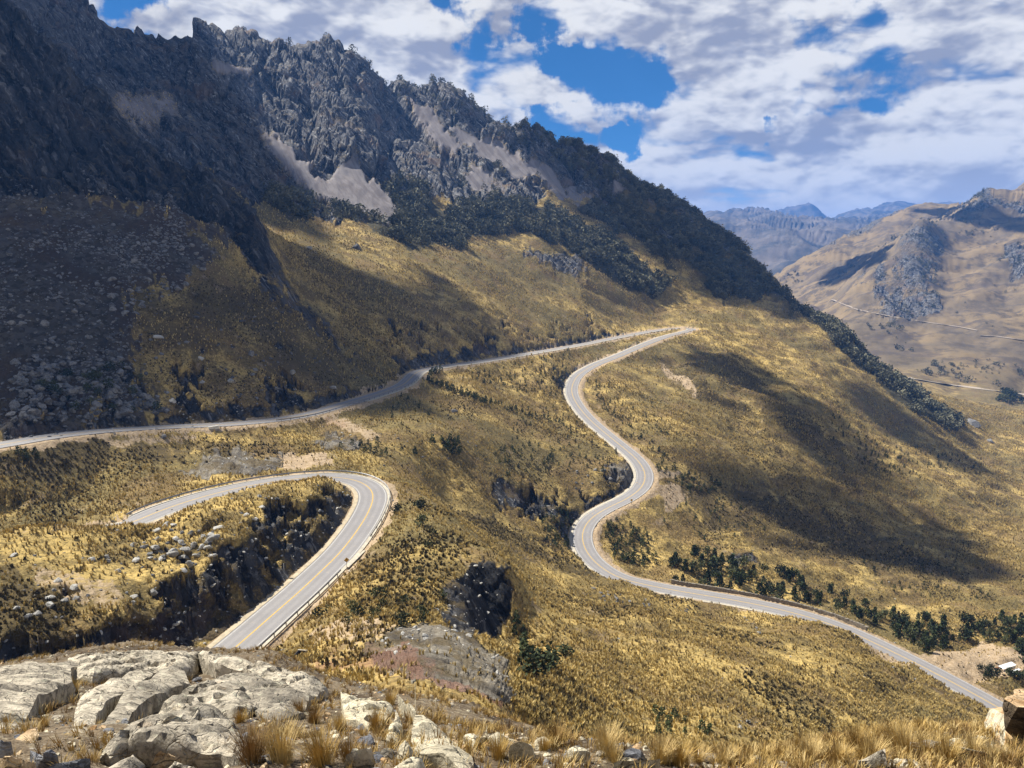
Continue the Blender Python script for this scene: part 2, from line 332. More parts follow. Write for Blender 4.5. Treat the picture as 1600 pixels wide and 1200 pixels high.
FAR1 = [(u, v, D * 1.5) for u, v, D in FAR1]; FAR2 = [(u, v, D * 1.15) for u, v, D in FAR2]
CTRL += FAR1 + FAR2
for u, v, D in FAR1: CTRL.append((u, v + 25, D * 1.25))
for u, v, D in FAR2: CTRL.append((u, v + 60, D * 1.25))
CTRL += [(1150, 380, 3900), (1200, 420, 3300), (1250, 395, 3500), (1230, 370, 3900), (1300, 372, 4000), (1120, 360, 4200), (1000, 420, 3500), (600, 440, 3300), (200, 440, 3300), (-150, 440, 3300), (1180, 460, 2700), (600, 500, 2600), (0, 500, 2600)]

SMIN, SMAX, NS = -0.86, 0.86, 345
LMIN, LMAX, NL = math.log(0.8), math.log(12700.0), 780
def build_base():
    c = np.array(CTRL, float)
    s, t = ray_st(c[:, 0], c[:, 1]); D = c[:, 2]
    for P in (PATH_NEAR[::9], PATH_MAIN[::11]):
        s = np.concatenate([s, P[:, 0] / P[:, 1]]); t = np.concatenate([t, P[:, 2] / P[:, 1]]); D = np.concatenate([D, P[:, 1]])
    A = np.stack([s * 2.6, np.log(D)], 1)
    ker = lambda d2: np.sqrt(d2 + 0.0016)
    d2 = ((A[:, None] - A[None]) ** 2).sum(2)
    n = len(A)
    M = np.zeros((n + 1, n + 1)); M[:n, :n] = -ker(d2) - np.eye(n) * -0.004; M[:n, n] = 1; M[n, :n] = 1
    w = np.linalg.solve(M, np.concatenate([t, [0]]))
    gs = np.linspace(SMIN, SMAX, NS) * 2.6; gl = np.linspace(LMIN, LMAX, NL)
    out = np.empty((NS, NL), np.float32)
    wf = w[:n].astype(np.float32); Af = A.astype(np.float32)
    for i, sv in enumerate(gs):
        d = (np.float32(sv) - Af[:, 0]) ** 2
        dd = d[None] + (gl.astype(np.float32)[:, None] - Af[None, :, 1]) ** 2
        out[i] = -np.sqrt(dd + 0.0016) @ wf + w[n]
    return out
BASE_T = build_base()
lap('base')
def base_t(s, L):
    a = np.clip((s - SMIN) / (SMAX - SMIN) * (NS - 1), 0, NS - 1.001); b = np.clip((L - LMIN) / (LMAX - LMIN) * (NL - 1), 0, NL - 1.001)
    i = a.astype(np.int32); j = b.astype(np.int32); fa = (a - i).astype(np.float32); fb = (b - j).astype(np.float32)
    return (BASE_T[i, j] * (1 - fa) * (1 - fb) + BASE_T[i + 1, j] * fa * (1 - fb) + BASE_T[i, j + 1] * (1 - fa) * fb + BASE_T[i + 1, j + 1] * fa * fb)
# ------------------------------------------------------------------ terrain mesh: a fan of columns, rows packed where the land shows
NU, NV = 900, 880
S_IN = np.linspace(-0.80, 0.80, NU)
S_OUT = np.array([0.815, 0.84, 0.88, 0.93, 1.0, 1.1, 1.22, 1.38, 1.6])
S_ALL = np.concatenate([-S_OUT[::-1], S_IN, S_OUT])
NC = len(S_ALL)
Lf = np.linspace(math.log(0.85), math.log(12400.0), 2700)
_s = np.clip(S_ALL, -0.85, 0.85)
tt = base_t(_s[:, None] + 0 * Lf[None], Lf[None] + 0 * _s[:, None])
_rm = np.maximum.accumulate(tt, axis=1)
_vis = tt[:, 1:] >= _rm[:, 1:] - 0.012
wgt = np.abs(np.diff(tt, axis=1)) * 1200 * np.where(_vis, 1.0, 0.22) + np.where(Lf[1:] > math.log(60), 0.16, 0.07)[None]
cum = np.concatenate([np.zeros((NC, 1)), np.cumsum(wgt, 1)], 1)
LL = np.stack([np.interp(np.linspace(0, cum[i, -1], NV), cum[i], Lf) for i in range(NC)])
for _ in range(3):                                                   # even the rows out between neighbouring columns
    LL[3:-3] = (LL[:-6] + LL[1:-5] + LL[2:-4] + LL[3:-3] + LL[4:-2] + LL[5:-1] + LL[6:]) / 7
Dg = np.exp(LL)
Tg = base_t(_s[:, None] + 0 * LL, LL).astype(float)
X = S_ALL[:, None] * Dg; Y = Dg.copy(); Z = Tg * Dg
U, V = to_px(X, Y, Z)
lap('grid')

def poly_field(poly, feather, warp=10.0, D0=0.0, D1=1e9):
    """1 inside a surveyed outline (photo pixels, between two distances), soft uneven edge"""
    P = np.array(poly, float)
    m = (Dg > D0) & (Dg < D1) & (U > P[:, 0].min() - 40) & (U < P[:, 0].max() + 40) & (V > P[:, 1].min() - 40) & (V < P[:, 1].max() + 40)
    out = np.zeros(U.shape, np.float32)
    if not m.any(): return out
    u = U[m] + WU[m] * warp; v = V[m] + WV[m] * warp
    inside = np.zeros(len(u), bool); d2 = np.full(len(u), 1e12)
    for i in range(len(P)):
        x1, y1 = P[i]; x2, y2 = P[(i + 1) % len(P)]
        if y1 != y2:
            c = ((y1 > v) != (y2 > v)) & (u < (x2 - x1) * (v - y1) / (y2 - y1) + x1)
            inside ^= c
        ex, ey = x2 - x1, y2 - y1
        q = np.clip(((u - x1) * ex + (v - y1) * ey) / (ex * ex + ey * ey + 1e-9), 0, 1)
        d2 = np.minimum(d2, (u - x1 - q * ex) ** 2 + (v - y1 - q * ey) ** 2)
    sd = np.sqrt(d2) * np.where(inside, 1, -1)
    out[m] = sstep(-feather, feather, sd)
    return out
def union(*a):
    r = a[0]
    for b in a[1:]: r = np.maximum(r, b)
    return r

sc = np.clip(Dg, 40, None) * 0.030                                    # wavelength of the edge noise grows with distance
WU = (perlin2(S_ALL[:, None] * 24 + 0 * LL, LL * 9) + 0.7 * perlin2(S_ALL[:, None] * 70 + 0 * LL, LL * 26) + 0.5 * perlin2(S_ALL[:, None] * 190 + 0 * LL, LL * 70)).astype(np.float32)
WV = (perlin2(S_ALL[:, None] * 24 + 31.7 + 0 * LL, LL * 9) + 0.7 * perlin2(S_ALL[:, None] * 70 + 11.3 + 0 * LL, LL * 26) + 0.5 * perlin2(S_ALL[:, None] * 190 + 5.3 + 0 * LL, LL * 70)).astype(np.float32)

A_ROCK = union(
    poly_field([(-300, -300), (60, 25), (140, 100), (215, 188), (285, 238), (350, 270), (405, 335), (445, 425), (400, 432), (340, 352), (250, 320), (130, 302), (-300, 338)], 8, 8, 285, 475),
    0.62 * poly_field([(385, 395), (430, 415), (475, 468), (530, 535), (560, 568), (540, 566), (475, 508), (405, 452)], 12, 22, 300, 430),
    poly_field([(-400, -400), (170, -90), (515, 0), (640, 90), (760, 160), (960, 240), (1000, 290), (950, 318), (860, 302), (800, 312), (740, 330), (690, 300), (620, 330), (560, 345), (500, 338), (420, 322), (290, 290), (180, 230), (10, 60)], 10, 14, 441, 1150),
    0.8 * poly_field([(735, 880), (790, 885), (806, 940), (785, 992), (720, 1005), (685, 960), (700, 910)], 8, 12, 90, 165),
    0.7 * poly_field([(765, 745), (850, 770), (882, 800), (872, 815), (820, 800), (775, 775)], 6, 10, 220, 330),
    0.9 * poly_field([(560, 1015), (620, 990), (700, 985), (760, 1010), (800, 1055), (810, 1090), (740, 1085), (660, 1060), (590, 1045)], 8, 10, 48, 100),
    0.8 * poly_field([(275, 735), (345, 705), (435, 712), (440, 735), (380, 742), (320, 742)], 6, 12, 175, 225),
    0.75 * poly_field([(485, 680), (545, 680), (560, 700), (510, 703)], 5, 10, 200, 280),
    0.7 * poly_field([(950, 725), (990, 722), (992, 752), (955, 752)], 5, 6, 290, 340),
    0.7 * poly_field([(820, 390), (880, 400), (920, 420), (905, 445), (860, 425), (815, 400)], 6, 16, 560, 780),
    0.7 * poly_field([(1140, 868), (1180, 862), (1195, 885), (1150, 890)], 5, 8, 230, 290),
    0.65 * sstep(-0.15, 0.3, fbm2(X / 50 + 12, Y / 50, 4)) * poly_field([(800, 196), (900, 218), (945, 235), (1000, 290), (1085, 332), (1080, 400), (1000, 370), (900, 330), (830, 250)], 8, 14, 650, 1200),
    0.6 * sstep(-0.1, 0.3, fbm2(X / 40 + 2, Y / 40 + 9, 4)) * poly_field([(1090, 345), (1180, 415), (1250, 490), (1200, 480), (1130, 430)], 8, 12, 650, 1200),
    0.8 * poly_field([(1345, 545), (1395, 570), (1420, 600), (1380, 585), (1345, 560)], 6, 10, 600, 900),
    # across the valley
    (0.45 + 0.55 * sstep(-0.2, 0.25, fbm2(X / 70, Y / 70, 4))) * poly_field([(1330, 470), (1380, 410), (1420, 350), (1440, 335), (1478, 350), (1486, 385), (1460, 430), (1445, 470), (1400, 500), (1380, 495), (1385, 470), (1350, 460)], 12, 22, 1300, 2120),
    poly_field([(1500, 328), (1537, 300), (1560, 312), (1640, 330), (1640, 338), (1560, 326)], 3, 5, 1850, 2300),
    0.9 * poly_field([(1390, 470), (1430, 455), (1470, 465), (1480, 480), (1430, 497), (1392, 490)], 4, 8, 1300, 2000),
    0.8 * poly_field([(1280, 385), (1380, 335), (1420, 322), (1390, 345), (1300, 385)], 3, 6, 2000, 2800),
    0.8 * poly_field([(1570, 380), (1640, 360), (1640, 450), (1580, 440)], 6, 14, 1300, 2000))
A_SCREE = union(
    poly_field([(400, 192), (440, 212), (500, 265), (545, 315), (568, 337), (540, 337), (495, 297), (440, 252)], 9, 12, 480, 1000),
    poly_field([(545, 232), (565, 248), (594, 283), (620, 320), (630, 350), (604, 352), (562, 335), (524, 308), (512, 290)], 9, 12, 480, 1000),
    poly_field([(640, 148), (665, 165), (700, 200), (735, 230), (718, 240), (680, 220), (650, 185)], 9, 12, 600, 1100),
    poly_field([(705, 190), (760, 215), (830, 258), (900, 298), (932, 320), (880, 302), (800, 275), (740, 240)], 9, 12, 600, 1150),
    poly_field([(740, 262), (760, 276), (792, 302), (740, 302), (726, 286)], 9, 12, 600, 1100),
    0.7 * poly_field([(185, 130), (270, 148), (290, 190), (215, 200), (175, 172)], 18, 22, 560, 950),
    0.8 * poly_field([(330, 92), (400, 105), (390, 118), (330, 105)], 4, 5, 560, 950),
    0.8 * poly_field([(960, 278), (975, 285), (990, 300), (955, 300)], 4, 4, 700, 1100),
    0.7 * poly_field([(500, 165), (545, 200), (560, 215), (520, 205)], 5, 8, 560, 1000))
A_SCREE = np.maximum(A_SCREE, 0)
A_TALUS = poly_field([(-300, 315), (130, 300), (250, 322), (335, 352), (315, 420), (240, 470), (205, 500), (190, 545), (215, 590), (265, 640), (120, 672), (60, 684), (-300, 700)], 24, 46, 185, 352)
A_ROCK = np.clip(A_ROCK - A_SCREE, 0, 1)
A_FOREST = union(
    poly_field([(465, 332), (500, 312), (560, 337), (610, 352), (622, 330), (600, 282), (640, 292), (700, 332), (760, 312), (830, 312), (870, 332), (905, 352), (960, 372), (1010, 420), (1050, 440), (1025, 470), (960, 442), (900, 402), (850, 372), (815, 364), (800, 347), (795, 364), (722, 374), (727, 394), (690, 387), (640, 390), (600, 370), (560, 347)], 5, 6, 520, 1000),
    (0.5 + 0.5 * sstep(-0.25, 0.25, fbm2(X / 40 + 2, Y / 40 + 5, 4))) * poly_field([(800, 190), (900, 213), (950, 232), (1000, 286), (1090, 325), (1180, 405), (1245, 482), (1190, 470), (1140, 470), (1060, 425), (980, 368), (900, 328), (940, 310), (880, 260)], 6, 10, 650, 1200),
    poly_field([(1240, 478), (1300, 505), (1345, 545), (1400, 595), (1440, 625), (1505, 662), (1480, 676), (1400, 622), (1340, 572), (1270, 505)], 4, 6, 540, 900),
    0.9 * poly_field([(405, 302), (470, 292), (505, 312), (480, 347), (425, 332)], 5, 8, 480, 720))
A_HEATH = union(
    0.75 * poly_field([(210, 470), (330, 430), (420, 450), (540, 540), (640, 560), (700, 545), (600, 600), (480, 600), (300, 560), (215, 560)], 14, 20, 200, 460),
    0.6 * poly_field([(430, 350), (560, 410), (680, 470), (700, 540), (560, 540), (470, 470)], 10, 20, 330, 560),
    0.6 * poly_field([(1100, 640), (1260, 700), (1400, 790), (1300, 790), (1150, 720)], 12, 24, 300, 480),
    0.5 * poly_field([(950, 690), (1000, 800), (900, 790), (780, 700), (860, 680)], 12, 24, 230, 360),
    0.9 * poly_field([(100, 692), (300, 697), (425, 690), (350, 712), (250, 722), (180, 740), (100, 765), (0, 772), (-100, 745), (0, 712)], 8, 14, 150, 240),
    0.9 * poly_field([(690, 790), (770, 800), (850, 860), (930, 890), (960, 905), (880, 902), (800, 865)], 8, 10, 185, 260),
    0.8 * poly_field([(1020, 555), (1075, 565), (1140, 622), (1195, 655), (1150, 662), (1080, 622), (1030, 580)], 8, 12, 380, 620),
    0.8 * poly_field([(1100, 545), (1180, 575), (1260, 645), (1340, 720), (1320, 740), (1220, 670), (1130, 590)], 10, 14, 380, 680),
    0.9 * poly_field([(1040, 760), (1150, 757), (1300, 800), (1450, 860), (1560, 930), (1400, 905), (1250, 870), (1110, 830), (1050, 800)], 12, 16, 230, 440),
    0.6 * poly_field([(60, 560), (250, 560), (420, 560), (560, 600), (450, 640), (300, 650), (250, 630)], 12, 20, 200, 360),
    0.7 * poly_field([(0, 880), (120, 940), (90, 1010), (-50, 1030), (-50, 900)], 10, 14, 88, 135),
    0.7 * poly_field([(130, 960), (300, 930), (360, 950), (300, 990), (140, 1000)], 10, 14, 88, 135),
    0.5 * poly_field([(620, 600), (760, 620), (880, 680), (820, 700), (700, 650)], 10, 20, 240, 420),
    0.5 * poly_field([(560, 860), (640, 830), (700, 880), (720, 950), (640, 980), (560, 960)], 10, 18, 88, 170))
A_HEATH = A_HEATH - 0.9 * poly_field([(1470, 660), (1540, 628), (1660, 622), (1660, 760), (1560, 765), (1530, 715)], 10, 14, 560, 1080)
A_DIRT = union(
    poly_field([(1020, 733), (1062, 740), (1050, 753), (1018, 760)], 4, 3, 270, 340),
    poly_field([(1340, 1000), (1430, 1030), (1480, 1018), (1530, 1000), (1600, 1005), (1650, 1060), (1530, 1058), (1480, 1060), (1400, 1040)], 6, 6, 165, 240),
    0.7 * poly_field([(1018, 768), (1060, 765), (1072, 800), (1040, 812)], 5, 8, 250, 320),
    0.6 * poly_field([(1025, 565), (1080, 590), (1095, 625), (1050, 602)], 5, 8, 380, 640),
    0.8 * poly_field([(430, 710), (520, 712), (530, 732), (430, 735)], 5, 8, 180, 240),
    0.6 * poly_field([(60, 690), (200, 686), (310, 682), (310, 692), (120, 700)], 4, 6, 170, 240),
    0.6 * poly_field([(480, 985), (560, 960), (640, 985), (560, 1015), (480, 1015)], 8, 12, 75, 120),
    0.5 * poly_field([(40, 880), (180, 900), (200, 935), (120, 950), (60, 920)], 8, 12, 95, 140),
    0.6 * poly_field([(510, 640), (560, 655), (600, 690), (570, 690), (510, 660)], 6, 10, 225, 320))
A_RED = union(
    poly_field([(480, 1030), (560, 1032), (640, 1012), (660, 1015), (600, 1040), (500, 1045)], 4, 8, 48, 110),
    poly_field([(625, 1003), (640, 1010), (660, 1045), (720, 1060), (790, 1092), (780, 1100), (700, 1075), (640, 1050), (620, 1020)], 3, 6, 45, 110),
    0.5 * poly_field([(500, 1015), (640, 1000), (700, 1050), (640, 1060), (520, 1050)], 8, 8, 45, 110),
    0.35 * poly_field([(-200, 320), (120, 310), (300, 350), (250, 440), (60, 500), (60, 640), (-200, 660)], 20, 20, 185, 352),
    0.5 * poly_field([(500, 648), (540, 655), (560, 672), (510, 668)], 5, 8, 225, 320))

# relief, by kind of ground
rel_near = sstep(45, 90, Dg) * (1 - sstep(800, 1300, Dg))
rel_far = sstep(450, 900, Dg)
Z += rel_near * (1.1 * fbm2(X / 36, Y / 36, 3) + 0.9 * (0.3 - np.abs(fbm2(X / 17 + 5, Y / 17 + 2, 3))) + 0.30 * fbm2(X / 5.5 + 7, Y / 5.5, 2))
Z += sstep(110, 200, Dg) * (1 - sstep(900, 1100, Dg)) * sstep(780, 1000, U) * 3.6 * (0.3 - np.abs(fbm2((X * 0.85 + Y * 0.5) / 90, (Y * 0.85 - X * 0.5) / 26, 4)))
Z += rel_far * (3.0 * fbm2(X / 95 + 3, Y / 95 + 8, 4) * np.clip(Dg / 1000, 0.6, 1.6))
Z += sstep(1150, 1600, Dg) * (1 - sstep(2800, 3400, Dg)) * 7.0 * (0.3 - np.abs(fbm2((X * 0.6 + Y * 0.8) / 60, (Y * 0.6 - X * 0.8) / 210, 4)))
Z += sstep(1000, 1500, Dg) * (26.0 * (np.abs(fbm2(X / 260 + 1, Y / 260, 5)) - 0.3)) * (1 - sstep(2800, 3400, Dg))
Z += sstep(2900, 3600, Dg) * (95.0 * (0.25 - np.abs(fbm2(X / 620, Y / 620, 5))))
Z += (1 - sstep(14, 30, Dg)) * (0.05 * fbm2(X / 0.8, Y / 0.8, 4))
lap('relief')
def normals(X, Y, Z):
    P = np.stack([X, Y, Z], -1)
    a = np.empty_like(P); b = np.empty_like(P)
    a[1:-1] = P[2:] - P[:-2]; a[0] = P[1] - P[0]; a[-1] = P[-1] - P[-2]
    b[:, 1:-1] = P[:, 2:] - P[:, :-2]; b[:, 0] = P[:, 1] - P[:, 0]; b[:, -1] = P[:, -1] - P[:, -2]
    n = np.cross(a, b); n /= np.linalg.norm(n, axis=-1)[..., None] + 1e-12
    return n
Nrm = normals(X, Y, Z)
# crags: blocky ridged noise pushed out along the slope, bedded along the dip of the strata
m = A_ROCK > 0.02
px, py, pz = X[m], Y[m], Z[m]
k = 1.0 / np.clip(Dg[m] * 0.032, 2.5, 60.0)
dip = np.array([0.55, -0.45, -0.70]); dip /= np.linalg.norm(dip)
al = px * dip[0] + py * dip[1] + pz * dip[2]
st = 0.84
qx, qy, qz = (px - al * dip[0] * st) * k, (py - al * dip[1] * st) * k, (pz - al * dip[2] * st) * k
kk = k
n1 = perlin3(qx * 0.40, qy * 0.40, qz * 0.40)
wq = 0.35 * perlin3(qx * 1.3, qy * 1.3, qz * 1.3 + 7)
rid = lambda n: 1 - 2.2 * np.abs(n)
h = 0.9 * n1 + 0.95 * blocks3(qx * 0.7 + wq, qy * 0.7 + wq, qz * 0.7) + 0.52 * blocks3(qx * 1.7 + wq, qy * 1.7, qz * 1.7 + wq) + 0.26 * blocks3(qx * 4.2, qy * 4.2 + wq, qz * 4.2) + 0.12 * perlin3(qx * 7, qy * 7, qz * 7)
big = np.where(Dg > 285, np.where(Dg > 1250, 0.45, 1.15), 0.42)
big = np.where((Dg > 285) & (Dg < 430) & (U > 395), 0.35, big); big = np.where((Dg > 520) & (Dg < 1150) & (V > 370), 0.4, big)
amp = np.clip(Dg[m] * 0.0098, 0.9, 10.0) * sstep(0.1, 0.9, A_ROCK[m]) * big[m]
for A_, c in ((X, 0), (Y, 1), (Z, 2)): A_[m] += Nrm[m][:, c] * h * amp
# loose ground: talus and scree get a coarse grain, forest floor is hummocky
mt = (A_TALUS > 0.02)
Z[mt] += A_TALUS[mt] * (0.7 * np.abs(perlin2(X[mt] / 3.1, Y[mt] / 3.1)) + 0.5 * np.abs(perlin2(X[mt] / 1.3, Y[mt] / 1.3)))
lap('crags')

# ------------------------------------------------------------------ cut the roads into the land
PATHS = [PATH_NEAR, PATH_MAIN]
RS = np.vstack(PATHS); R_OFF = [0, len(PATH_NEAR)]
RT = np.vstack([np.gradient(P, axis=0) for P in PATHS]); RT[:, 2] = 0; RT /= np.linalg.norm(RT, axis=1)[:, None]
cell = 1.5; gx0, gy0 = RS[:, 0].min() - 40, RS[:, 1].min() - 40
gw, gh = int((RS[:, 0].max() + 40 - gx0) / cell) + 2, int((RS[:, 1].max() + 40 - gy0) / cell) + 2
best = np.full((gw, gh), 1e9, np.float32); near = np.zeros((gw, gh), np.int32)
RAD = 24
oi, oj = np.meshgrid(np.arange(-RAD, RAD + 1), np.arange(-RAD, RAD + 1), indexing='ij')
for i, p in enumerate(RS):
    ci, cj = int((p[0] - gx0) / cell), int((p[1] - gy0) / cell)
    a0, a1, b0, b1 = max(ci - RAD, 0), min(ci + RAD + 1, gw), max(cj - RAD, 0), min(cj + RAD + 1, gh)
    xs = gx0 + (np.arange(a0, a1) + 0.5) * cell; ys = gy0 + (np.arange(b0, b1) + 0.5) * cell
    d = (xs[:, None] - p[0]) ** 2 + (ys[None] - p[1]) ** 2
    sub = best[a0:a1, b0:b1]; mm = d < sub
    sub[mm] = d[mm]; near[a0:a1, b0:b1][mm] = i
ci = np.clip(((X - gx0) / cell).astype(int), 0, gw - 1); cj = np.clip(((Y - gy0) / cell).astype(int), 0, gh - 1)
inr = (best[ci, cj] < (RAD * cell) ** 2) & (X > gx0) & (X < gx0 + gw * cell) & (Y > gy0) & (Y < gy0 + gh * cell)
ri = near[ci[inr], cj[inr]]
dx, dy = X[inr] - RS[ri, 0], Y[inr] - RS[ri, 1]
side = RT[ri, 0] * dy - RT[ri, 1] * dx                                # + is the left of the way the path runs
along = RT[ri, 0] * dx + RT[ri, 1] * dy
dist = np.where(np.abs(along) < 3, np.abs(side), np.hypot(dx, dy))
zr = RS[ri, 2] - 0.16
HALF = 3.5
is_near = ri < len(PATH_NEAR)
flat = np.where(is_near, 4.9, 5.2)
cutn = np.clip(0.95 + 0.75 * perlin2(X[inr] / 11, Y[inr] / 11) + 0.45 * perlin2(X[inr] / 3.1, Y[inr] / 3.1), 0.35, 2.2)
over = np.clip(dist - flat, 0, None)
hi = zr + over * np.where(is_near, 1.0, 1.3) * cutn; lo = zr - over * 0.62
zn = Z[inr]; zc = np.clip(zn, lo, hi)
blend = sstep(22, 34, dist)
zc = zc * (1 - blend) + zn * blend
cut_amt = np.clip((zn - zc), 0, 6) * (dist > flat)
Z[inr] = zc
A_CUT = np.zeros_like(Z, dtype=np.float32); A_CUT[inr] = sstep(0.15, 1.2, cut_amt)
A_SHOULDER = np.zeros_like(Z, dtype=np.float32)
edge_n = 1.4 * perlin2(X[inr] / 4.5, Y[inr] / 4.5) + 0.8 * perlin2(X[inr] / 1.5, Y[inr] / 1.5)
A_SHOULDER[inr] = 1 - sstep(5.2, 7.6, dist + edge_n)
A_ROADDIST = np.full_like(Z, 99.0); A_ROADDIST[inr] = dist
mc = A_CUT > 0.05
Nrm = normals(X, Y, Z)
hh = (blocks3(X[mc] / 3.2, Y[mc] / 3.2, Z[mc] / 3.2) + 0.5 * blocks3(X[mc] / 1.2, Y[mc] / 1.2, Z[mc] / 1.2)) * 1.0 * A_CUT[mc] * sstep(5.6, 8.0, A_ROADDIST[mc])
for A_, c in ((X, 0), (Y, 1), (Z, 2)): A_[mc] += Nrm[mc][:, c] * hh
lap('roads cut')
A_DIRT = np.maximum(A_DIRT, A_SHOULDER * (1 - 0.7 * A_CUT))
A_ROCK = np.maximum(A_ROCK, A_CUT * np.clip(0.62 + 0.5 * perlin2(X / 5.0, Y / 5.0), 0.1, 0.95))
slope = 1 - normals(X, Y, Z)[..., 2]
POS = np.stack([X, Y, Z], -1)
NRM = normals(X, Y, Z)
VIS_U, VIS_V = to_px(X, Y, Z)
TF = Z / Y
_run = np.maximum.accumulate(TF, axis=1)
SEEN = (TF >= _run - 0.006) & (VIS_U > -60) & (VIS_U < 1660) & (VIS_V > -20) & (VIS_V < 1260)

def hit(u, v, Dmin=0.9, Dmax=1e9):
    """where the sight line through a photo pixel meets the ground"""
    s, t = ray_st(u, v)
    i = int(np.clip(np.searchsorted(S_ALL, s), 1, NC - 1))
    f = float((s - S_ALL[i - 1]) / (S_ALL[i] - S_ALL[i - 1]))
    col = POS[i - 1] * (1 - f) + POS[i] * f
    tc = col[:, 2] / col[:, 1]
    ok = np.nonzero((tc >= t) & (col[:, 1] > Dmin) & (col[:, 1] < Dmax))[0]
    if not len(ok): return None
    j = ok[0]
    if j > 0:
        a = (t - tc[j - 1]) / (tc[j] - tc[j - 1] + 1e-9); a = min(max(a, 0), 1)
        p = col[j - 1] * (1 - a) + col[j] * a
        if p[1] < Dmin: p = col[j]
    else: p = col[j]
    return Vector(p)
def ground_at(x, y):
    s = x / y; i = int(np.clip(np.searchsorted(S_ALL, s), 1, NC - 1)); f = float((s - S_ALL[i - 1]) / (S_ALL[i] - S_ALL[i - 1]))
    col = POS[i - 1] * (1 - f) + POS[i] * f
    return float(np.interp(y, col[:, 1], col[:, 2]))
rs = np.random.default_rng(21)
def pick(weight, n):
    """random points on the terrain, by weight per vertex cell"""
    w = (weight[:-1, :-1] * CELL_AREA).ravel(); c = np.cumsum(w)
    if c[-1] <= 0: return np.zeros((0, 3)), np.zeros((0, 3))
    k = np.searchsorted(c, rs.random(n) * c[-1])
    i, j = np.unravel_index(np.clip(k, 0, len(w) - 1), CELL_AREA.shape)
    a, b = rs.random((n, 1)), rs.random((n, 1))
    P = POS[i, j] * (1 - a) * (1 - b) + POS[i + 1, j] * a * (1 - b) + POS[i, j + 1] * (1 - a) * b + POS[i + 1, j + 1] * a * b
    return P, NRM[i, j]
_e1 = POS[1:, :-1] - POS[:-1, :-1]; _e2 = POS[:-1, 1:] - POS[:-1, :-1]
CELL_AREA = np.linalg.norm(np.cross(_e1, _e2), axis=-1)
lap('terrain ready')

# ------------------------------------------------------------------ ground materials
def tag(o, label=None, cat=None, group=None, kind=None):
    if label: o['label'] = label
    if cat: o['category'] = cat
    if group: o['group'] = group
    if kind: o['kind'] = kind
    return o

